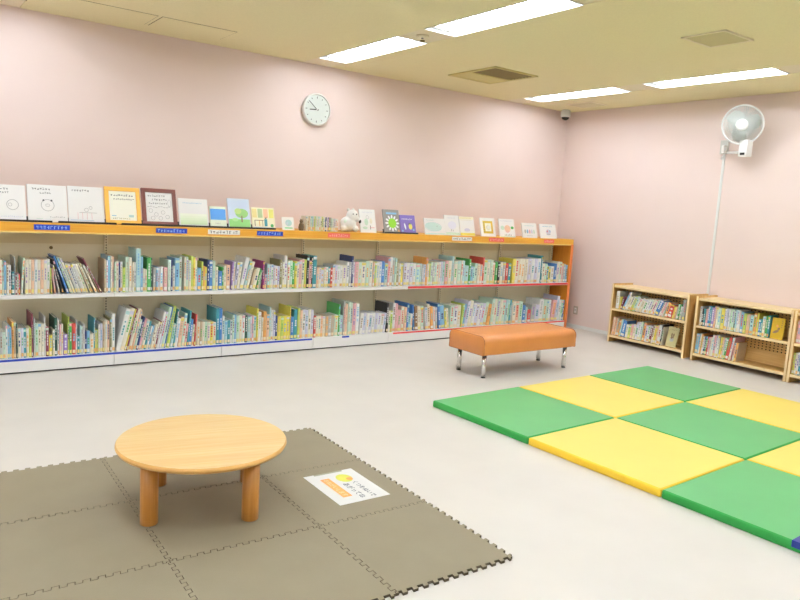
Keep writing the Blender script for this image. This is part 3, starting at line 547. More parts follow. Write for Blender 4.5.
T = Matrix.Translation((7.185, 3.408, .4005)) @ Matrix.Rotation(R(-86), 4, 'Z') @ Matrix.Rotation(R(-6), 4, 'X')
cover_book('picture_book', 'mustard yellow book facing out, top row of middle low bookcase', .12, .215, .012, mat('mustard_cover', srgb(214, 176, 40), .45), T, art_yellow)

# ------------------------------------------------------------------ display on top of the long bookcase
ZT = HT+.0005
LEAN = R(16)
def rest(x0, x1, label):
    t = thing('display_stand', label, 'stand', ((x0+x1)/2, 6.2, ZT), 0, 'low black display stands on the bookcase top'); w = (x1-x0)/2
    MB().box(-w, w, -.006, .16, 0, .004, M_black).build('base_plate', t)
    MB().box(-w, w, -.012, -.006, 0, .016, M_black).build('front_lip', t)
    T = Matrix.Translation((0, .028, .004)) @ Matrix.Rotation(-LEAN, 4, 'X')
    MB().box(-w, w, 0, .003, 0, .04, M_black, T).build('back_plate', t)
rest(.30, 1.053, 'black display stand under the leftmost two white cover books')
rest(1.097, 1.545, 'black display stand under the third white book and gold frame')
rest(1.585, 3.016, 'long black display stand from the dark frame to the house cover book')
rest(4.301, 4.749, 'black display stand under the grey sun book and purple book')
def shown(x, w, h, col, label, art, t=.012, y=6.21, z=None, name='picture_book', lean=LEAN, stand=True):
    zz = (ZT+.0045) if stand else ZT
    T = Matrix.Translation((x, y, zz)) @ Matrix.Rotation(-lean, 4, 'X')
    return cover_book(name, label, w, h, t, col, T, art)
def art_sketch(seed, kind):
    def f(g, w, h):
        glyphs(g, w*.12, w*.62, h*.86, .017, M_ink, seed)
        if kind != 2: glyphs(g, w*.32, w*.66, h*.76, .015, M_ink, seed+5)
        if kind == 0:
            ring(g, w*.5, h*.45, w*.17, M_pencil, .004); ring(g, w*.5, h*.45, w*.06, M_pencil, .003, rz=w*.04)
            disc(g, w*.40, h*.58, .008, M_ink); disc(g, w*.6, h*.58, .008, M_ink)
            glyphs(g, w*.55, w*.95, h*.12, .012, M_pencil, seed+9); bar(g, w*.2, w*.36, h*.08, h*.09, P_('M'))
        elif kind == 1:
            ring(g, w*.68, h*.45, w*.15, M_pencil, .004); ring(g, w*.62, h*.45, w*.05, M_pencil, .003); disc(g, w*.15, h*.3, .01, M_ink); ring(g, w*.25, h*.42, w*.08, M_pencil, .003, rz=h*.16)
            glyphs(g, w*.4, w*.95, h*.1, .012, P_('L'), seed+2)
        else:
            bar(g, w*.3, w*.8, h*.28, h*.29, M_pencil); ring(g, w*.5, h*.36, w*.06, M_pencil, .003); ring(g, w*.62, h*.42, w*.05, M_pencil, .003)
            for k in range(4): bar(g, w*(.25+.13*k), w*(.26+.13*k), h*.1, h*.28, P_('Q'))
            bar(g, w*.05, w*.7, h*.07, h*.08, P_('S'))
    return f
shown(.586, .285, .288, M_paper, 'white cover book with pencil drawing, leftmost on the bookcase top', art_sketch(1, 1))
shown(.885, .288, .304, M_paper, 'white cover book with round animal face sketch, second on bookcase top', art_sketch(2, 0))
shown(1.181, .274, .309, M_paper, 'white cover book with faint building sketch beside the gold frame', art_sketch(3, 2))
def framed(x, w, h, fcol, paper, label, art):
    T = Matrix.Translation((x, 6.205, ZT+.0045)) @ Matrix.Rotation(-LEAN, 4, 'X')
    o = thing('framed_picture', label, 'picture frame'); o.matrix_world = T
    b = .034
    for (a0, a1, c0, c1) in ((0, w, 0, b), (0, w, h-b, h), (0, b, b, h-b), (w-b, w, b, h-b)):
        MB().box(a0, a1, -.006, .016, c0, c1, fcol).build('frame_rail', o, bevel=.003)
    p = MB().box(b, w-b, .004, .008, b, h-b, paper).build('sheet', o)
    g = MB(); art(g, w, h); gg = g.build('drawing', p); gg.location = (0, .0038, 0)
def art_gold(g, w, h):
    glyphs(g, w*.18, w*.86, h*.76, .018, M_ink, 11); glyphs(g, w*.25, w*.86, h*.66, .015, M_ink, 12)
    bar(g, w*.18, w*.3, h*.22, h*.24, P_('S')); bar(g, w*.66, w*.8, h*.2, h*.26, P_('A')); glyphs(g, w*.2, w*.7, h*.14, .014, P_('Z'), 13)
def art_dark(g, w, h):
    glyphs(g, w*.18, w*.7, h*.78, .017, M_ink, 21); glyphs(g, w*.3, w*.75, h*.68, .017, M_ink, 22); glyphs(g, w*.2, w*.8, h*.58, .016, M_ink, 23)
    for k in range(9): bar(g, w*(.16+.075*k), w*(.22+.075*k), h*(.5+.015*math.sin(k*1.7)), h*(.508+.015*math.sin(k*1.7)), M_ink)
    for cx, cz in ((.25, .4), (.4, .3), (.6, .36), (.72, .24), (.3, .2), (.52, .2)): ring(g, w*cx, h*cz, w*.06, M_pencil, .003)
    ring(g, w*.8, h*.62, w*.05, M_pencil, .003, rz=h*.1)
framed(1.465, .290, .323, mat('gold_frame', srgb(244, 190, 88), .4), mat('cream_sheet', srgb(246, 246, 232), .6), 'gold wooden frame holding a cream lettered sheet', art_gold)
framed(1.768, .300, .330, mat('dark_frame', srgb(122, 70, 62), .35), M_paper, 'dark brown wooden frame holding an ink-drawn sheet', art_dark)
def art_field(g, w, h):
    for k in range(5): bar(g, w*.04, w*.96, h*(.06+.08*k), h*(.14+.08*k), mat('field_print_%d' % k, srgb(214+7*k, 236+3*k, 196+9*k), .5))
    glyphs(g, w*.15, w*.85, h*.82, .013, P_('S'), 31)
shown(2.088, .268, .257, M_paper, 'white book with pale green field cover right of the dark frame', art_field)
def art_bluebook(g, w, h): bar(g, .004, w-.004, h*.36, h*.88, mat('cornflower_print', srgb(90, 160, 232), .5)); glyphs(g, w*.3, w*.7, h*.16, .012, M_pencil, 41)
shown(2.374, .155, .197, mat('off_white_green', srgb(236, 246, 224), .5), 'small book with blue upper cover beside the tree book', art_bluebook)
def art_tree(g, w, h):
    bar(g, .004, w-.004, h*.30, h-.004, mat('hazy_sky_print', srgb(206, 220, 240), .5))
    bar(g, .004, w-.004, .004, h*.30, mat('meadow_print', srgb(150, 214, 130), .5), -.001)
    disc(g, w*.62, h*.5, w*.3, mat('tree_print', srgb(150, 200, 120), .5), h*.16, y=-.0014); disc(g, w*.45, h*.57, w*.16, mat('tree_print_2', srgb(190, 216, 130), .5), h*.1, y=-.0018)
    bar(g, w*.58, w*.64, h*.2, h*.42, M_soft, -.0022); disc(g, w*.3, h*.28, w*.14, mat('tree_print_3', srgb(176, 224, 150), .5), h*.06, y=-.0022)
shown(2.552, .215, .282, mat('sky_cover', srgb(216, 226, 242), .5), 'book with green tree and pale sky cover on the bookcase top', art_tree)
def art_town(g, w, h):
    cols = [srgb(236, 220, 150), srgb(180, 200, 150), srgb(246, 200, 160), srgb(230, 226, 120)]
    for k in range(4): bar(g, w*(.02+.245*k), w*(.22+.245*k), h*.52, h*(.94), mat('town_print_%d' % k, cols[k], .5))
    bar(g, w*.1, w*.5, h*.38, h*.41, M_soft); bar(g, w*.1, w*.13, h*.12, h*.38, M_soft); bar(g, w*.3, w*.33, h*.12, h*.38, P_('O')); bar(g, w*.44, w*.46, h*.12, h*.38, M_soft)
    bar(g, w*.53, w*.66, h*.12, h*.46, P_('T')); disc(g, w*.595, h*.53, w*.05, M_ink); disc(g, w*.86, h*.16, w*.07, P_('E')); bar(g, w*.06, w*.94, h*.02, h*.07, P_('S'))
shown(2.786, .236, .207, mat('buttermilk_cover', srgb(246, 240, 206), .5), 'cream book with house scene cover at right end of long black stand', art_town)
def art_card(g, w, h): disc(g, w*.55, h*.55, w*.28, P_('A'), h*.26); disc(g, w*.4, h*.5, w*.12, P_('L')); bar(g, w*.2, w*.85, h*.12, h*.2, mat('leaf_print', srgb(110, 206, 140), .5))
shown(3.101, .128, .129, M_paper, 'small square white card with blue-green drawing beside brown figurine', art_card, t=.006, y=6.215, stand=False)
# brown figurine
t = thing('figurine', 'small dark brown owl-like figurine beside the pale paperbacks', 'figurine', (3.297, 6.205, ZT))
mb_ = mat('carved_brown', srgb(104, 82, 52), .5, noise=.3, scale=60)
MB().lathe([(.022, 0), (.026, .01), (.028, .035), (.024, .06), (.014, .078)], mb_, 16).build('body', t)
MB().lathe([(.013, .074), (.0185, .085), (.018, .098), (.009, .109), (.001, .111)], mb_, 16).build('head', t)
for s in (-1, 1): MB().lathe([(.005, .1), (.001, .118)], mb_, 8, Matrix.Translation((s*.01, 0, 0))).build('ear', t)
# small paperbacks standing
sx = 3.345; seqs = [('C', .014, .145), ('C', .013, .146), ('F', .010, .144), ('C', .013, .145), ('M', .013, .146), ('A', .012, .146), ('C', .012, .145), ('H', .012, .145), ('M', .012, .145), ('C', .012, .144), ('M', .013, .145), ('W', .013, .145), ('C', .013, .145), ('H', .012, .144), ('C', .012, .145), ('C', .012, .145),
    ('N', .014, .14), ('C', .012, .14), ('X', .012, .14), ('Z', .015, .14), ('G', .012, .14), ('M', .014, .13), ('W', .014, .13), ('L', .013, .13), ('W', .014, .13), ('W', .013, .13)]
pn = {}
sel = []
for i, (k, tt, hh) in enumerate(seqs):
    mb = MB(); rr = random.Random(500+i); book_mesh(mb, tt-.0006, hh, .11, k, rr)
    tw = 1.12
    o = mb.build('paperback', loc=(sx, 6.20, ZT)); sx += tt*tw
    L = PAL[seqs[i-1][0]][0] if i else 'figurine'; Q = PAL[seqs[i+1][0]][0] if i < len(seqs)-1 else 'white plush'
    sel.append((o, '%s paperback on bookcase top between %s and %s ones' % (PAL[k][0], L, Q) if i and i < len(seqs)-1 else '%s paperback on bookcase top beside the %s' % (PAL[k][0], 'figurine' if not i else 'white plush')))
cn = {}
for o, l in sel: cn[l] = cn.get(l, 0)+1
sn = {}
for o, l in sel:
    if cn[l] > 1: sn[l] = sn.get(l, 0)+1; l = ['first ', 'second ', 'third ', 'fourth '][sn[l]-1]+l
    tag(o, l, 'book', 'pale paperbacks on the bookcase top')

# white plush animal
def blob(name, parent, balls, m, res=.012):
    mbd = bpy.data.metaballs.new(name); mbd.resolution = res; mbd.render_resolution = res; mbd.threshold = .1
    ob = bpy.data.objects.new(name, mbd); C.objects.link(ob)
    for (x, y, z, rx, ry, rz_) in balls:
        e = mbd.elements.new(type='ELLIPSOID'); e.co = (x, y, z); e.radius = 1.0*max(rx, ry, rz_)*1.25
        mm = max(rx, ry, rz_); e.size_x, e.size_y, e.size_z = rx/mm, ry/mm, rz_/mm
    dg = bpy.context.evaluated_depsgraph_get(); dg.update()
    me = bpy.data.meshes.new_from_object(ob.evaluated_get(dg)); bpy.data.objects.remove(ob)
    me.materials.clear(); me.materials.append(m)
    for p in me.polygons: p.use_smooth = True
    return inst(name, me, parent)
def ellips(mb, c, r, m, n=16, k=8):
    vs = []; fs = []
    for j in range(1, k):
        a = PI*j/k
        for i in range(n):
            b = 2*PI*i/n; vs.append((c[0]+r[0]*math.sin(a)*math.cos(b), c[1]+r[1]*math.sin(a)*math.sin(b), c[2]-r[2]*math.cos(a)))
    for j in range(k-2):
        for i in range(n): fs.append((j*n+i, j*n+(i+1) % n, (j+1)*n+(i+1) % n, (j+1)*n+i))
    o = len(vs); vs += [(c[0], c[1], c[2]-r[2]), (c[0], c[1], c[2]+r[2])]
    for i in range(n): fs.append((o, (i+1) % n, i)); fs.append((o+1, (k-2)*n+i, (k-2)*n+(i+1) % n))
    return mb.add(vs, fs, m, None, True)
t = thing('plush_animal', 'white rounded plush animal with dark eye and nose on bookcase top', 'plush toy', (3.90, 6.27, ZT))
M_plush = mat('white_plush', (.84, .84, .81), .9, noise=.06, scale=40, bump=.6, bscale=240)
# body as one remeshed surface
pm = MB()
ellips(pm, (-.01, .02, .080), (.095, .070, .080), M_plush, 20, 12)
ellips(pm, (.030, .005, .165), (.068, .058, .068), M_plush, 20, 12)
ellips(pm, (-.075, .0, .035), (.034, .045, .034), M_plush, 14, 8)
ellips(pm, (.055, -.025, .035), (.034, .042, .034), M_plush, 14, 8)
ellips(pm, (.078, -.022, .132), (.032, .030, .026), M_plush, 14, 8)
body = pm.build('body', t)
rm = body.modifiers.new('merge', 'REMESH'); rm.mode = 'VOXEL'; rm.voxel_size = .007; rm.use_smooth_shade = True
sm_ = body.modifiers.new('soft', 'SMOOTH'); sm_.iterations = 5
for x, y in ((-.012, .02), (.062, .045)):
    ellips(MB(), (x, y, .228), (.018, .010, .018), M_plush).build('ear', t)
ellips(MB(), (.048, -.050, .185), (.007, .005, .008), M_black).build('eye', t)
ellips(MB(), (.005, -.050, .187), (.006, .004, .007), M_black).build('eye', t)
ellips(MB(), (.100, -.040, .112), (.014, .010, .020), M_dark).build('nose', t)
ellips(MB(), (-.055, -.015, .10), (.03, .02, .03), mat('pale_green_patch', (.7, .82, .7), .9)).build('patch', t)

def art_scrib(g, w, h):
    glyphs(g, w*.2, w*.85, h*.84, .014, P_('L'), 51); disc(g, w*.4, h*.45, w*.12, P_('M'), h*.15); disc(g, w*.7, h*.5, w*.08, P_('C'), h*.12); disc(g, w*.3, h*.2, w*.15, P_('M'), h*.06)
    bar(g, w*.6, w*.9, h*.2, h*.23, P_('Q')); bar(g, w*.62, w*.66, h*.14, h*.3, M_ink); ring(g, w*.5, h*.66, w*.1, M_pencil, .003)
shown(4.02, .20, .252, M_paper, 'white book with scribbled pastel cover right of the plush animal', art_scrib, stand=False, y=6.23)
def art_sun(g, w, h):
    for k in range(12):
        a = 2*PI*k/12; disc(g, w*.53+w*.33*math.cos(a), h*.42+h*.27*math.sin(a), w*.055, M_paper, w*.11, ang=a-PI/2, n=8)
    disc(g, w*.53, h*.42, w*.25, mat('lime_print', srgb(150, 220, 50), .5), h*.21, y=-.0012)
    bar(g, w*.2, w*.85, h*.80, h*.88, P_('S')); bar(g, w*.84, w*.96, h*.06, h*.14, P_('O'))
shown(4.312, .212, .259, mat('slate_cover', srgb(146, 142, 136), .5), 'grey book with bright green sun on black display stand', art_sun)
def art_purple(g, w, h):
    glyphs(g, w*.12, w*.88, h*.74, .018, M_paper, 61); disc(g, w*.3, h*.38, w*.05, M_paper, h*.18, ang=.2); disc(g, w*.66, h*.38, w*.12, P_('Y'), h*.16); disc(g, w*.62, h*.52, w*.09, M_ink, h*.06)
    disc(g, w*.85, h*.2, w*.06, P_('S')); disc(g, w*.12, h*.14, w*.05, P_('S'))
shown(4.533, .206, .207, mat('violet_cover', srgb(132, 112, 190), .45), 'purple book beside the grey sun book on black stand', art_purple)
def art_fish(g, w, h):
    disc(g, w*.42, h*.48, w*.40, mat('pale_aqua_print', srgb(206, 232, 226), .5), h*.26, ang=-.12); ring(g, w*.42, h*.48, w*.40, P_('A'), .004, rz=h*.27); disc(g, w*.6, h*.52, .008, M_pencil)
    glyphs(g, w*.1, w*.5, h*.86, .012, P_('A'), 71); bar(g, w*.02, w*.98, h*.03, h*.1, mat('pale_aqua_print', (0, 0, 0)))
shown(4.870, .300, .190, M_paper, 'wide white book with pale fish cover on the bookcase top', art_fish, stand=False)
def art_w(g, w, h):
    glyphs(g, w*.2, w*.8, h*.84, .012, P_('L'), 81); bar(g, w*.4, w*.44, h*.2, h*.3, M_pencil); bar(g, w*.52, w*.56, h*.2, h*.28, M_pencil); bar(g, w*.02, w*.98, .004, h*.14, P_('M')); disc(g, w*.5, h*.5, w*.3, mat('faint_lilac', srgb(232, 232, 244), .5), h*.2)
shown(5.176, .214, .238, M_paper, 'white book with faint lilac cover between fish and orange-strip books', art_w, y=6.215, stand=False)
def art_os(g, w, h):
    bar(g, .002, w-.002, .003, h*.15, P_('Y')); disc(g, w*.48, h*.3, w*.2, P_('L'), h*.09); bar(g, w*.1, w*.9, h*.80, h*.82, P_('C')); glyphs(g, w*.1, w*.9, h*.9, .010, P_('F'), 91); bar(g, .002, w-.002, h*.86, h-.003, mat('buttermilk_cover', (0, 0, 0)))
shown(5.394, .228, .230, M_paper, 'white book with yellow strip along its bottom edge', art_os, stand=False)
def art_frame(g, w, h):
    m1 = mat('ochre_print', srgb(220, 190, 70), .5)
    bar(g, w*.18, w*.85, h*.16, h*.84, m1); bar(g, w*.32, w*.72, h*.28, h*.72, mat('cream_sheet', (0, 0, 0)), -.001); disc(g, w*.52, h*.48, w*.15, P_('C'), h*.14, y=-.0016); disc(g, w*.55, h*.5, w*.09, M_paper, y=-.002)
    for k in range(5): disc(g, w*.24, h*(.25+.12*k), w*.03, P_('Z'), y=-.0014); disc(g, w*.79, h*(.25+.12*k), w*.03, P_('O'), y=-.0014)
shown(5.721, .240, .227, M_paper, 'white book with square yellow ochre picture on the cover', art_frame, stand=False)
def art_forest(g, w, h):
    disc(g, w*.52, h*.46, w*.2, P_('P'), h*.2); disc(g, w*.2, h*.5, w*.12, P_('M'), h*.12); disc(g, w*.84, h*.52, w*.10, P_('E'), h*.08); disc(g, w*.5, h*.3, w*.12, P_('Q'), h*.06)
    for k in range(5): bar(g, w*(.3+.1*k), w*(.34+.1*k), h*.06, h*(.14+.03*(k % 2)), M_pencil)
    glyphs(g, w*.1, w*.9, h*.86, .013, P_('L'), 95); bar(g, w*.03, w*.97, h*.01, h*.05, P_('M'))
shown(6.035, .262, .228, M_paper, 'white book with peach and green forest scene cover', art_forest, stand=False)
def art_friends(g, w, h):
    for k, c in enumerate('GSQLM'): disc(g, w*(.2+.15*k), h*.42, w*.055, P_(c), h*.14)
    glyphs(g, w*.15, w*.85, h*.78, .014, P_('A'), 97); glyphs(g, w*.3, w*.7, h*.12, .010, M_pencil, 98)
shown(6.428, .262, .190, M_paper, 'small white book with a row of tiny figures, second from bookcase end', art_friends, stand=False)
def art_last(g, w, h):
    disc(g, w*.5, h*.45, w*.15, P_('L'), h*.18); disc(g, w*.45, h*.5, w*.05, P_('R'), h*.07); disc(g, w*.6, h*.5, w*.05, P_('S'), h*.08); disc(g, w*.5, h*.28, w*.13, P_('G'), h*.05)
    glyphs(g, w*.15, w*.8, h*.8, .014, P_('S'), 99)
shown(6.755, .300, .186, M_paper, 'white book nearest the right end of the bookcase top', art_last, stand=False)

# ------------------------------------------------------------------ wall clock
t = thing('wall_clock', 'round silver wall clock on the pink wall above the bookcase', 'clock', (3.632, YW, 2.447))
T = Matrix.Rotation(R(90), 4, 'X')
MB().lathe([(.155, 0), (.163, .008), (.165, .04), (.158, .050), (.150, .050), (.148, .040)], M_clock_rim, 48, T, caps=False).lathe([(.152, .001), (.152, .004)], M_clock_rim, 48, T).build('rim', t)
MB().lathe([(.150, .030), (.150, .038)], M_clock_face, 48, T).build('dial', t)
for k in range(12):
    a = R(30*k); L = .018 if k % 3 == 0 else .012
    TT = Matrix.Rotation(a, 4, 'Y') @ Matrix.Translation((0, 0, .122))
    MB().box(-.0035, .0035, -.0400, -.0380, -L/2, L/2, M_ink, TT).build('hour_mark', t)
def hand(name, ang, L, w, y):
    MB().box(-w/2, w/2, -y-.0015, -y, -.018, L, M_black, Matrix.Rotation(R(ang), 4, 'Y')).build(name, t)
hand('hour_hand', 266, .085, .010, .0405); hand('minute_hand', 310, .125, .006, .0425)
MB().lathe([(.008, .0385), (.008, .0455)], M_clock_rim, 14, T).build('centre_cap', t)

# ------------------------------------------------------------------ wall fan
FC = Vector((7.21, 3.975, 2.553))
t = thing('wall_fan', 'white round caged fan on the right wall', 'fan', (XR, 4.10, 2.35))
def rel(p): return Vector(p)-Vector((XR, 4.10, 2.35))
nrm = (Vector((0, 0, 1.5))-FC).normalized()*.75+Vector((-.25, 0, -.05)); nrm.normalize()
q_ = nrm.to_track_quat('Z', 'Y').to_matrix().to_4x4(); TF = Matrix.Translation(rel(FC)) @ q_
RF = .197
def circ(r, z, n=40): return [TF @ Vector((r*math.cos(2*PI*k/n), r*math.sin(2*PI*k/n), z)) for k in range(n)]
MB().tube(circ(RF, 0, 56), .0085, M_white, 8, True).build('guard_ring', t)
g = MB()
for k in range(110):
    a = 2*PI*k/110; pts = []
    for s in range(6):
        u = s/5; r = .05+(RF-.05)*u; pts.append(TF @ Vector((r*math.cos(a+u*.25), r*math.sin(a+u*.25), .045*(1-u*u))))
    g.tube(pts, .0023, M_mesh, 4)
g.tube(circ(.125, .03, 40), .0018, M_mesh, 4, True)
stuff(g.build('front_guard', t))
g = MB()
for k in range(60):
    a = 2*PI*k/60; pts = []
    for s in range(6):
        u = s/5; r = .04+(RF-.04)*u; pts.append(TF @ Vector((r*math.cos(a), r*math.sin(a), -.09*(1-u**3))))
    g.tube(pts, .0023, M_mesh, 4)
stuff(g.build('rear_guard', t))
MB().lathe([(.060, .035), (.060, .048), (.050, .056), (.0, .058)], M_white, 32, TF).build('hub_cap', t)
MB().lathe([(.028, -.05), (.028, .01), (.012, .022)], M_blade, 20, TF).build('hub', t)
bl = MB(); vs = []; fs = []; nr, na = 6, 7
for i in range(nr+1):
    r = .026+(.172-.026)*i/nr; wd = R(26+62*math.sin(PI*min(1, .2+.75*i/nr)))
    for j in range(na+1):
        a = -wd/2+wd*j/na+.35*i/nr; vs.append((r*math.cos(a), r*math.sin(a), -.028+.036*j/na))
for i in range(nr):
    for j in range(na): fs.append((i*(na+1)+j, (i+1)*(na+1)+j, (i+1)*(na+1)+j+1, i*(na+1)+j+1))
for k in range(3):
    b = MB().add(vs, fs, M_blade, TF @ Matrix.Rotation(2*PI*k/3, 4, 'Z'), True).build('blade', t)
    sd = b.modifiers.new('thick', 'SOLIDIFY'); sd.thickness = .003
MB().lathe([(.03, -.17), (.06, -.16), (.068, -.12), (.066, -.09), (.045, -.085)], M_white, 28, TF).build('motor_housing', t)
MB().cyl(rel(FC)-nrm*.13, rel((7.26, 3.95, 2.37)), .022, M_white, 14).build('neck', t)
cbx = MB().box(-.045, .045, -.05, .05, -.085, .085, M_white, Matrix.Translation(rel((7.27, 3.945, 2.315))) @ Matrix.Rotation(R(-6), 4, 'Z')).build('control_box', t, bevel=.008)
MB().box(-.0475, -.0445, -.026, .026, -.07, -.046, M_black, Matrix.Translation(rel((7.27, 3.945, 2.315))) @ Matrix.Rotation(R(-6), 4, 'Z')).build('display', cbx)
MB().cyl(rel((7.30, 3.97, 2.28)), rel((7.49, 4.26, 2.30)), .014, M_white, 12).build('arm', t)
MB().box(-.025, 0, -.045, .045, -.07, .08, mat('grey_wall_plate', srgb(206, 204, 196), .5), Matrix.Translation(rel((XR-.001, 4.325, 2.36)))).build('wall_plate', t, bevel=.003)
MB().box(-.07, -.02, -.018, .018, -.05, .03, M_wmetal, Matrix.Translation(rel((XR-.001, 4.31, 2.35)))).build('bracket', t, bevel=.004)
MB().tube([rel((7.46, 4.27, 2.29)), rel((7.45, 4.30, 2.25)), rel((7.50, 4.33, 2.23)), rel((7.53, 4.325, 2.26))], .005, M_white, 8).build('cord', t)
MB().box(-.0115, 0, -.014, .014, 0, 2.285-.05, M_white).build('cable_conduit', loc=(XR, 4.322, .05), bevel=.003)
tag(bpy.data.objects['cable_conduit'], 'white vertical cable conduit running down the wall below the fan', 'conduit')
# wall socket
t = thing('wall_socket', 'small socket plate low on right wall beside the long bookcase', 'socket', (XR, 6.19, .24))
MB().box(-.008, 0, -.036, .036, -.056, .056, mat('brushed_plate', srgb(196, 186, 172), .35, .4)).build('plate', t, bevel=.002)
MB().box(-.010, -.007, -.018, .018, -.035, .035, M_white).build('outlet_face', t)
MB().box(-.0108, -.0098, -.008, -.004, -.006, .012, M_black).box(-.0108, -.0098, .004, .008, -.006, .012, M_black).build('outlet_slots', t)

# ------------------------------------------------------------------ bench
BX0, BX1, BY0, BY1, BZ0, BZ1 = 4.24, 5.48, 4.46, 4.945, .222, .392
t = thing('bench', 'tan leatherette bench with chrome legs in front of the bookcase', 'bench', ((BX0+BX1)/2, (BY0+BY1)/2, 0))
hx, hy = (BX1-BX0)/2, (BY1-BY0)/2
prof = []
def arc(cx, cz, r, a0, a1, n=7):
    for k in range(n+1): a = R(a0+(a1-a0)*k/n); prof.append((cx+r*math.cos(a), cz+r*math.sin(a)))
arc(hy-.012, BZ0+.012, .012, -90, 0, 3); arc(hy-.06, BZ1-.06, .06, 0, 90); arc(-hy+.06, BZ1-.06, .06, 90, 180); arc(-hy+.012, BZ0+.012, .012, 180, 270, 3)
n = len(prof); sec = [-hx, -hx+.004, -hx+.012] + [-hx+.012+(2*hx-.024)*k/16 for k in range(1, 17)] + [hx-.004, hx]
scl = [.955, .985, 1.0] + [1.0]*16 + [.985, .955]
vs = []; cz = (BZ0+BZ1)/2
for x, s in zip(sec, scl):
    sag = .004*math.cos(PI*x/(2*hx)) if abs(x) < hx-.02 else 0
    for y, z in prof: vs.append((x, y*s, cz+(z-cz)*s+(sag if z > cz else 0)))
fs = [(i*n+k, (i+1)*n+k, (i+1)*n+(k+1) % n, i*n+(k+1) % n) for i in range(len(sec)-1) for k in range(n)]
fs += [tuple(range(n)), tuple(range((len(sec)-1)*n, len(sec)*n))[::-1]]
MB().add(vs, fs, M_leather, None, True).build('seat', t)
for x in (-hx+.006, hx-.006):
    MB().tube([(x, y*.998, cz+(z-cz)*.998) for y, z in prof], .0032, M_piping, 6, True).build('piping', t)
MB().box(-hx+.03, hx-.03, -hy+.03, hy-.03, BZ0-.006, BZ0+.004, M_black).build('base_board', t)
for x in (4.325-.0, 5.415):
    for y in (4.535, 4.875):
        l = MB().cyl((x-(BX0+BX1)/2, y-(BY0+BY1)/2, .008), (x-(BX0+BX1)/2, y-(BY0+BY1)/2, BZ0-.004), .021, M_chrome, 20).build('leg', t)
        MB().cyl((x-(BX0+BX1)/2, y-(BY0+BY1)/2, .0), (x-(BX0+BX1)/2, y-(BY0+BY1)/2, .008), .0215, M_black, 20).build('foot', l)

# ------------------------------------------------------------------ green and yellow play mats
MX, MY, SX, SY, SK = 3.3134, 4.0091, .9582, .9685, .0329
def rounded_rect(w, h, r, n=3):
    out = []
    for cx, cy, a0 in ((w-r, r, -90), (w-r, h-r, 0), (r, h-r, 90), (r, r, 180)):
        for k in range(n+1): a = R(a0+90*k/n); out.append((cx+r*math.cos(a), cy+r*math.sin(a)))
    return out
names = {(0, 0): 'green play mat at the corner nearest the bench and bookcase', (0, 1): 'yellow play mat in the far edge row, right of the bench', (0, 2): 'green play mat nearest the low bookcases and the room corner',
         (1, 0): 'yellow play mat between two green ones on the walkway edge', (1, 1): 'green play mat in the middle of the checkerboard', (1, 2): 'yellow play mat closest to the middle low bookcase',
         (2, 0): 'green play mat nearest the camera with a blue patch', (2, 1): 'yellow play mat cut by right photo edge, beside the near green mat', }
for (i, j), lab in names.items():
    green = (i+j) % 2 == 0; c, s = math.cos(SK), math.sin(SK)
    ox = MX+j*SX*c+(i+1)*SY*s; oy = MY+j*SX*s-(i+1)*SY*c
    t = thing('play_mat', lab, 'play mat', (ox, oy, 0), SK, 'green and yellow vinyl play mats')
    w, h = SX-.004, SY-.004; rr_ = rounded_rect(w, h, .012)
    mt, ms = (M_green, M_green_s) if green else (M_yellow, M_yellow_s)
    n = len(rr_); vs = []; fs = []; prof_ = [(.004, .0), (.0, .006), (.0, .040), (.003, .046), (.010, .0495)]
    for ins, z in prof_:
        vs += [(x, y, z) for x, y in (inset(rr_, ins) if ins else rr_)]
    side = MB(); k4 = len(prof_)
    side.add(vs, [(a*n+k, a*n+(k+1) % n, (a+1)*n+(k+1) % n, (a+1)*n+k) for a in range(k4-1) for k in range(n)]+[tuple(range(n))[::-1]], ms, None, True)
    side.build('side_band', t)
    # top cover, softly domed
    ti = inset(rr_, .009); N = 10; vs = []
    for a in range(N+1):
        for b in range(N+1):
            u, v = a/N, b/N; x = .0095+(w-.019)*u; y = .0095+(h-.019)*v
            vs.append((x, y, .0492+.0018*min(1, 6*min(u, 1-u, v, 1-v))))
    MB().add(vs, [(a*(N+1)+b, (a+1)*(N+1)+b, (a+1)*(N+1)+b+1, a*(N+1)+b+1) for a in range(N) for b in range(N)], mt, None, True).build('top_cover', t)
    if (i, j) == (2, 0):
        MB().box(-.0015, .24, .08, .283, .018, .0525, M_blue_v).build('blue_patch', t, bevel=.002)

# ------------------------------------------------------------------ brown jigsaw mats
CX = [.235, .89, 1.575, 2.19]; CYs = [2.02, 2.665, 3.315, 3.955]   # nodes in the mat frame (rotated by JR about J0)
J0 = Vector((1.2, 3.0)); JR = R(-1.6)
def wave(L, n):     # square-tooth line from 0 to L: list of (s, offset)
    a = .0095; p = L/(2*n); out = []
    for k in range(2*n):
        sgn = 1 if k % 2 == 0 else -1; e = .0028*sgn
        if k == 0: out += [(.014, 0), (.014, a), ((k+1)*p+.002, a)]
        elif k == 2*n-1: out += [(k*p-.002, -a), (L-.014, -a), (L-.014, 0)]
        else: out += [(k*p+(-.002 if sgn < 0 else .002) * (1), sgn*a), ((k+1)*p+(.002 if sgn > 0 else -.002), sgn*a)]
    return out
mesh_names = {(0, 2): 'far left corner', (1, 2): 'far middle, behind the round table', (2, 2): 'far right corner', (0, 1): 'left edge middle', (1, 1): 'centre, under the round table legs',
              (2, 1): 'right edge, under the white sign', (0, 0): 'near left corner', (1, 0): 'near middle, in front of the table', (2, 0): 'near right corner by the walkway'}
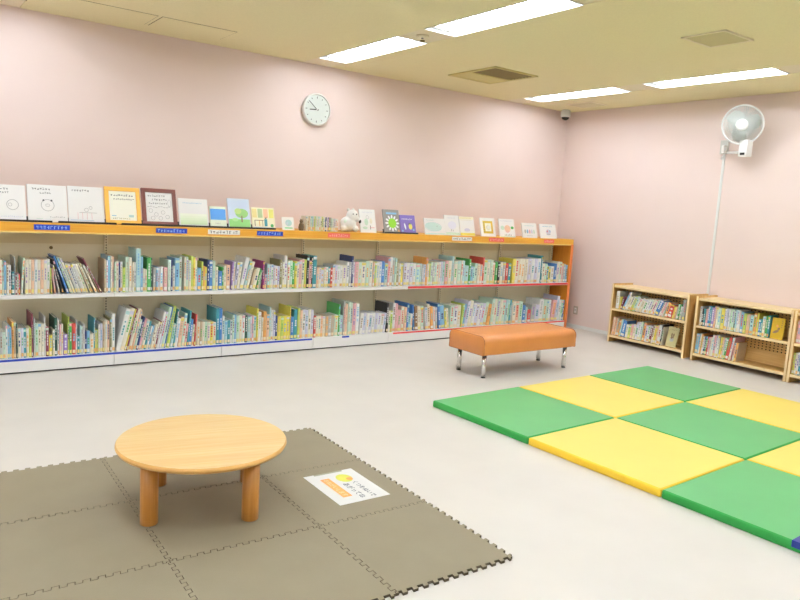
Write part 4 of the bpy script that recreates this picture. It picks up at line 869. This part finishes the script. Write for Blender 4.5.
for (i, j), lb in mesh_names.items():
    x0, x1, y0, y1 = CX[i], CX[i+1], CYs[j], CYs[j+1]
    poly = [(x0, y0)] + [(x0+s, y0+o) for s, o in wave(x1-x0, 12)] + [(x1, y0)] + [(x1+o, y0+s) for s, o in wave(y1-y0, 12)]
    poly += [(x1, y1)] + [(x0+s, y1+o) for s, o in wave(x1-x0, 12)][::-1] + [(x0, y1)] + [(x0+o, y0+s) for s, o in wave(y1-y0, 12)][::-1]
    poly = inset(poly, .0011)
    cx, cy = (x0+x1)/2, (y0+y1)/2
    poly = [(x-cx, y-cy) for x, y in poly]
    v = Vector((cx, cy))-J0; c, s = math.cos(JR), math.sin(JR); p = J0+Vector((v.x*c-v.y*s, v.x*s+v.y*c))
    o = MB().prism(poly, 0, .0125, M_foam, mside=M_foam_shade, ch=.0009).build('foam_tile', loc=(p.x, p.y, 0), rz=JR)
    tag(o, 'brown interlocking foam floor tile, %s' % lb, 'floor mat', 'brown jigsaw foam tiles')

# ------------------------------------------------------------------ round table
TC = Vector((1.198, 3.167)); ZT2 = .33; TR = .40
t = thing('round_table', 'low round beech table on the brown foam mat', 'table', (TC.x, TC.y, .0128), R(-12))
h = ZT2-.0128
MB().lathe([(TR-.012, h-.026), (TR-.003, h-.021), (TR, h-.014), (TR-.001, h-.007), (TR-.006, h-.001)], M_table_rim, 72, caps=False).lathe([(TR-.006, h-.0255), (TR-.018, h-.026)], M_table_rim, 72).build('rim', t)
nst = 10; 
for k in range(nst):        # glued staves of the top
    w0 = -TR+.006; wid = 2*(TR-.006)/nst; a, b = w0+k*wid, w0+(k+1)*wid; pl = []
    rr_ = TR-.006
    N = 8
    for s in range(N+1):
        y = a+(b-a)*s/N; pl.append((math.sqrt(max(0, rr_*rr_-y*y)), y))
    for s in range(N+1):
        y = b-(b-a)*s/N; pl.append((-math.sqrt(max(0, rr_*rr_-y*y)), y))
    sh = random.Random(k).uniform(-5, 4)
    mk = mat('beech_stave_%d' % k, srgb(234+sh*.5, 202+sh, 144+sh*1.4), .28, col2=srgb(228, 190+sh, 124+sh), scale=4, stretch=(.8, 18, 1), coat=.3)
    MB().prism(pl, h-.024, h, mk).build('stave', t)
for sx_, sy_ in ((-1, -1), (1, -1), (1, 1), (-1, 1)):
    c_ = Vector((sx_*.2235, sy_*.2235)); c_.rotate(Matrix.Rotation(R(-10.3), 2))
    MB().lathe([(.036, 0), (.0395, .004), (.0395, h-.0262)], M_table_leg, 28, Matrix.Translation((c_.x, c_.y, 0))).build('leg', t)

# ------------------------------------------------------------------ sign on the mat
t = thing('floor_sign', 'white laminated shoes-off sign with orange band lying on the brown mat', 'sign', (1.918, 2.992, .0128), R(-1.0))
MB().box(-.150, .150, -.200, .200, 0, .001, M_paper).build('sheet', t)
M_or = mat('sign_orange', srgb(250, 176, 96), .5); M_yel = mat('sign_yellow', srgb(232, 232, 96), .5); M_or2 = mat('sign_cream_print', srgb(253, 226, 180), .5); M_navy = mat('sign_navy_ink', srgb(60, 70, 96), .5)
# frame: reading direction = -Y, up = +X
def S(u, v): return (v-.150, .200-u)     # u along the text 0..0.40, v upwards 0..0.30
def sbox(mb, u0, u1, v0, v1, m, z=.0014): a, b = S(u0, v0), S(u1, v1); mb.box(min(a[0], b[0]), max(a[0], b[0]), min(a[1], b[1]), max(a[1], b[1]), .0009, z, m)
b = MB(); sbox(b, .075, .325, .062, .115, M_or); band = b.build('orange_band', t)
b = MB()
ellips(b, (*S(.105, .195), .001), (.045, .055, .0008), M_yel); ellips(b, (*S(.125, .215), .0014), (.020, .020, .0008), M_or)
b.build('shoe_picture', t)
lam = mat('laminate_film', (.8, .84, .82), .12)
b = MB(); sbox(b, .0, .016, .06, .235, mat('sign_clear_patch', srgb(188, 190, 170), .2)); b.build('film_corner', t)
def text(body, u, v, size, m, name, parent):
    cu = bpy.data.curves.new('lettering_curve', 'FONT'); cu.body = body; cu.size = size; cu.extrude = .0002
    ob = bpy.data.objects.new('tmp_text', cu); C.objects.link(ob)
    dg = bpy.context.evaluated_depsgraph_get(); me = bpy.data.meshes.new_from_object(ob.evaluated_get(dg))
    bpy.data.objects.remove(ob); me.materials.clear(); me.materials.append(m)
    p = S(u, v)
    return inst(name, me, parent, (p[0], p[1], .0016), (0, 0, R(-90)))
text('くつをぬいで', .165, .205, .036, M_navy, 'lettering', t)
text('あがってね', .170, .145, .040, M_navy, 'lettering', t)
text('おねがいします', .085, .075, .033, M_or2, 'lettering', t)
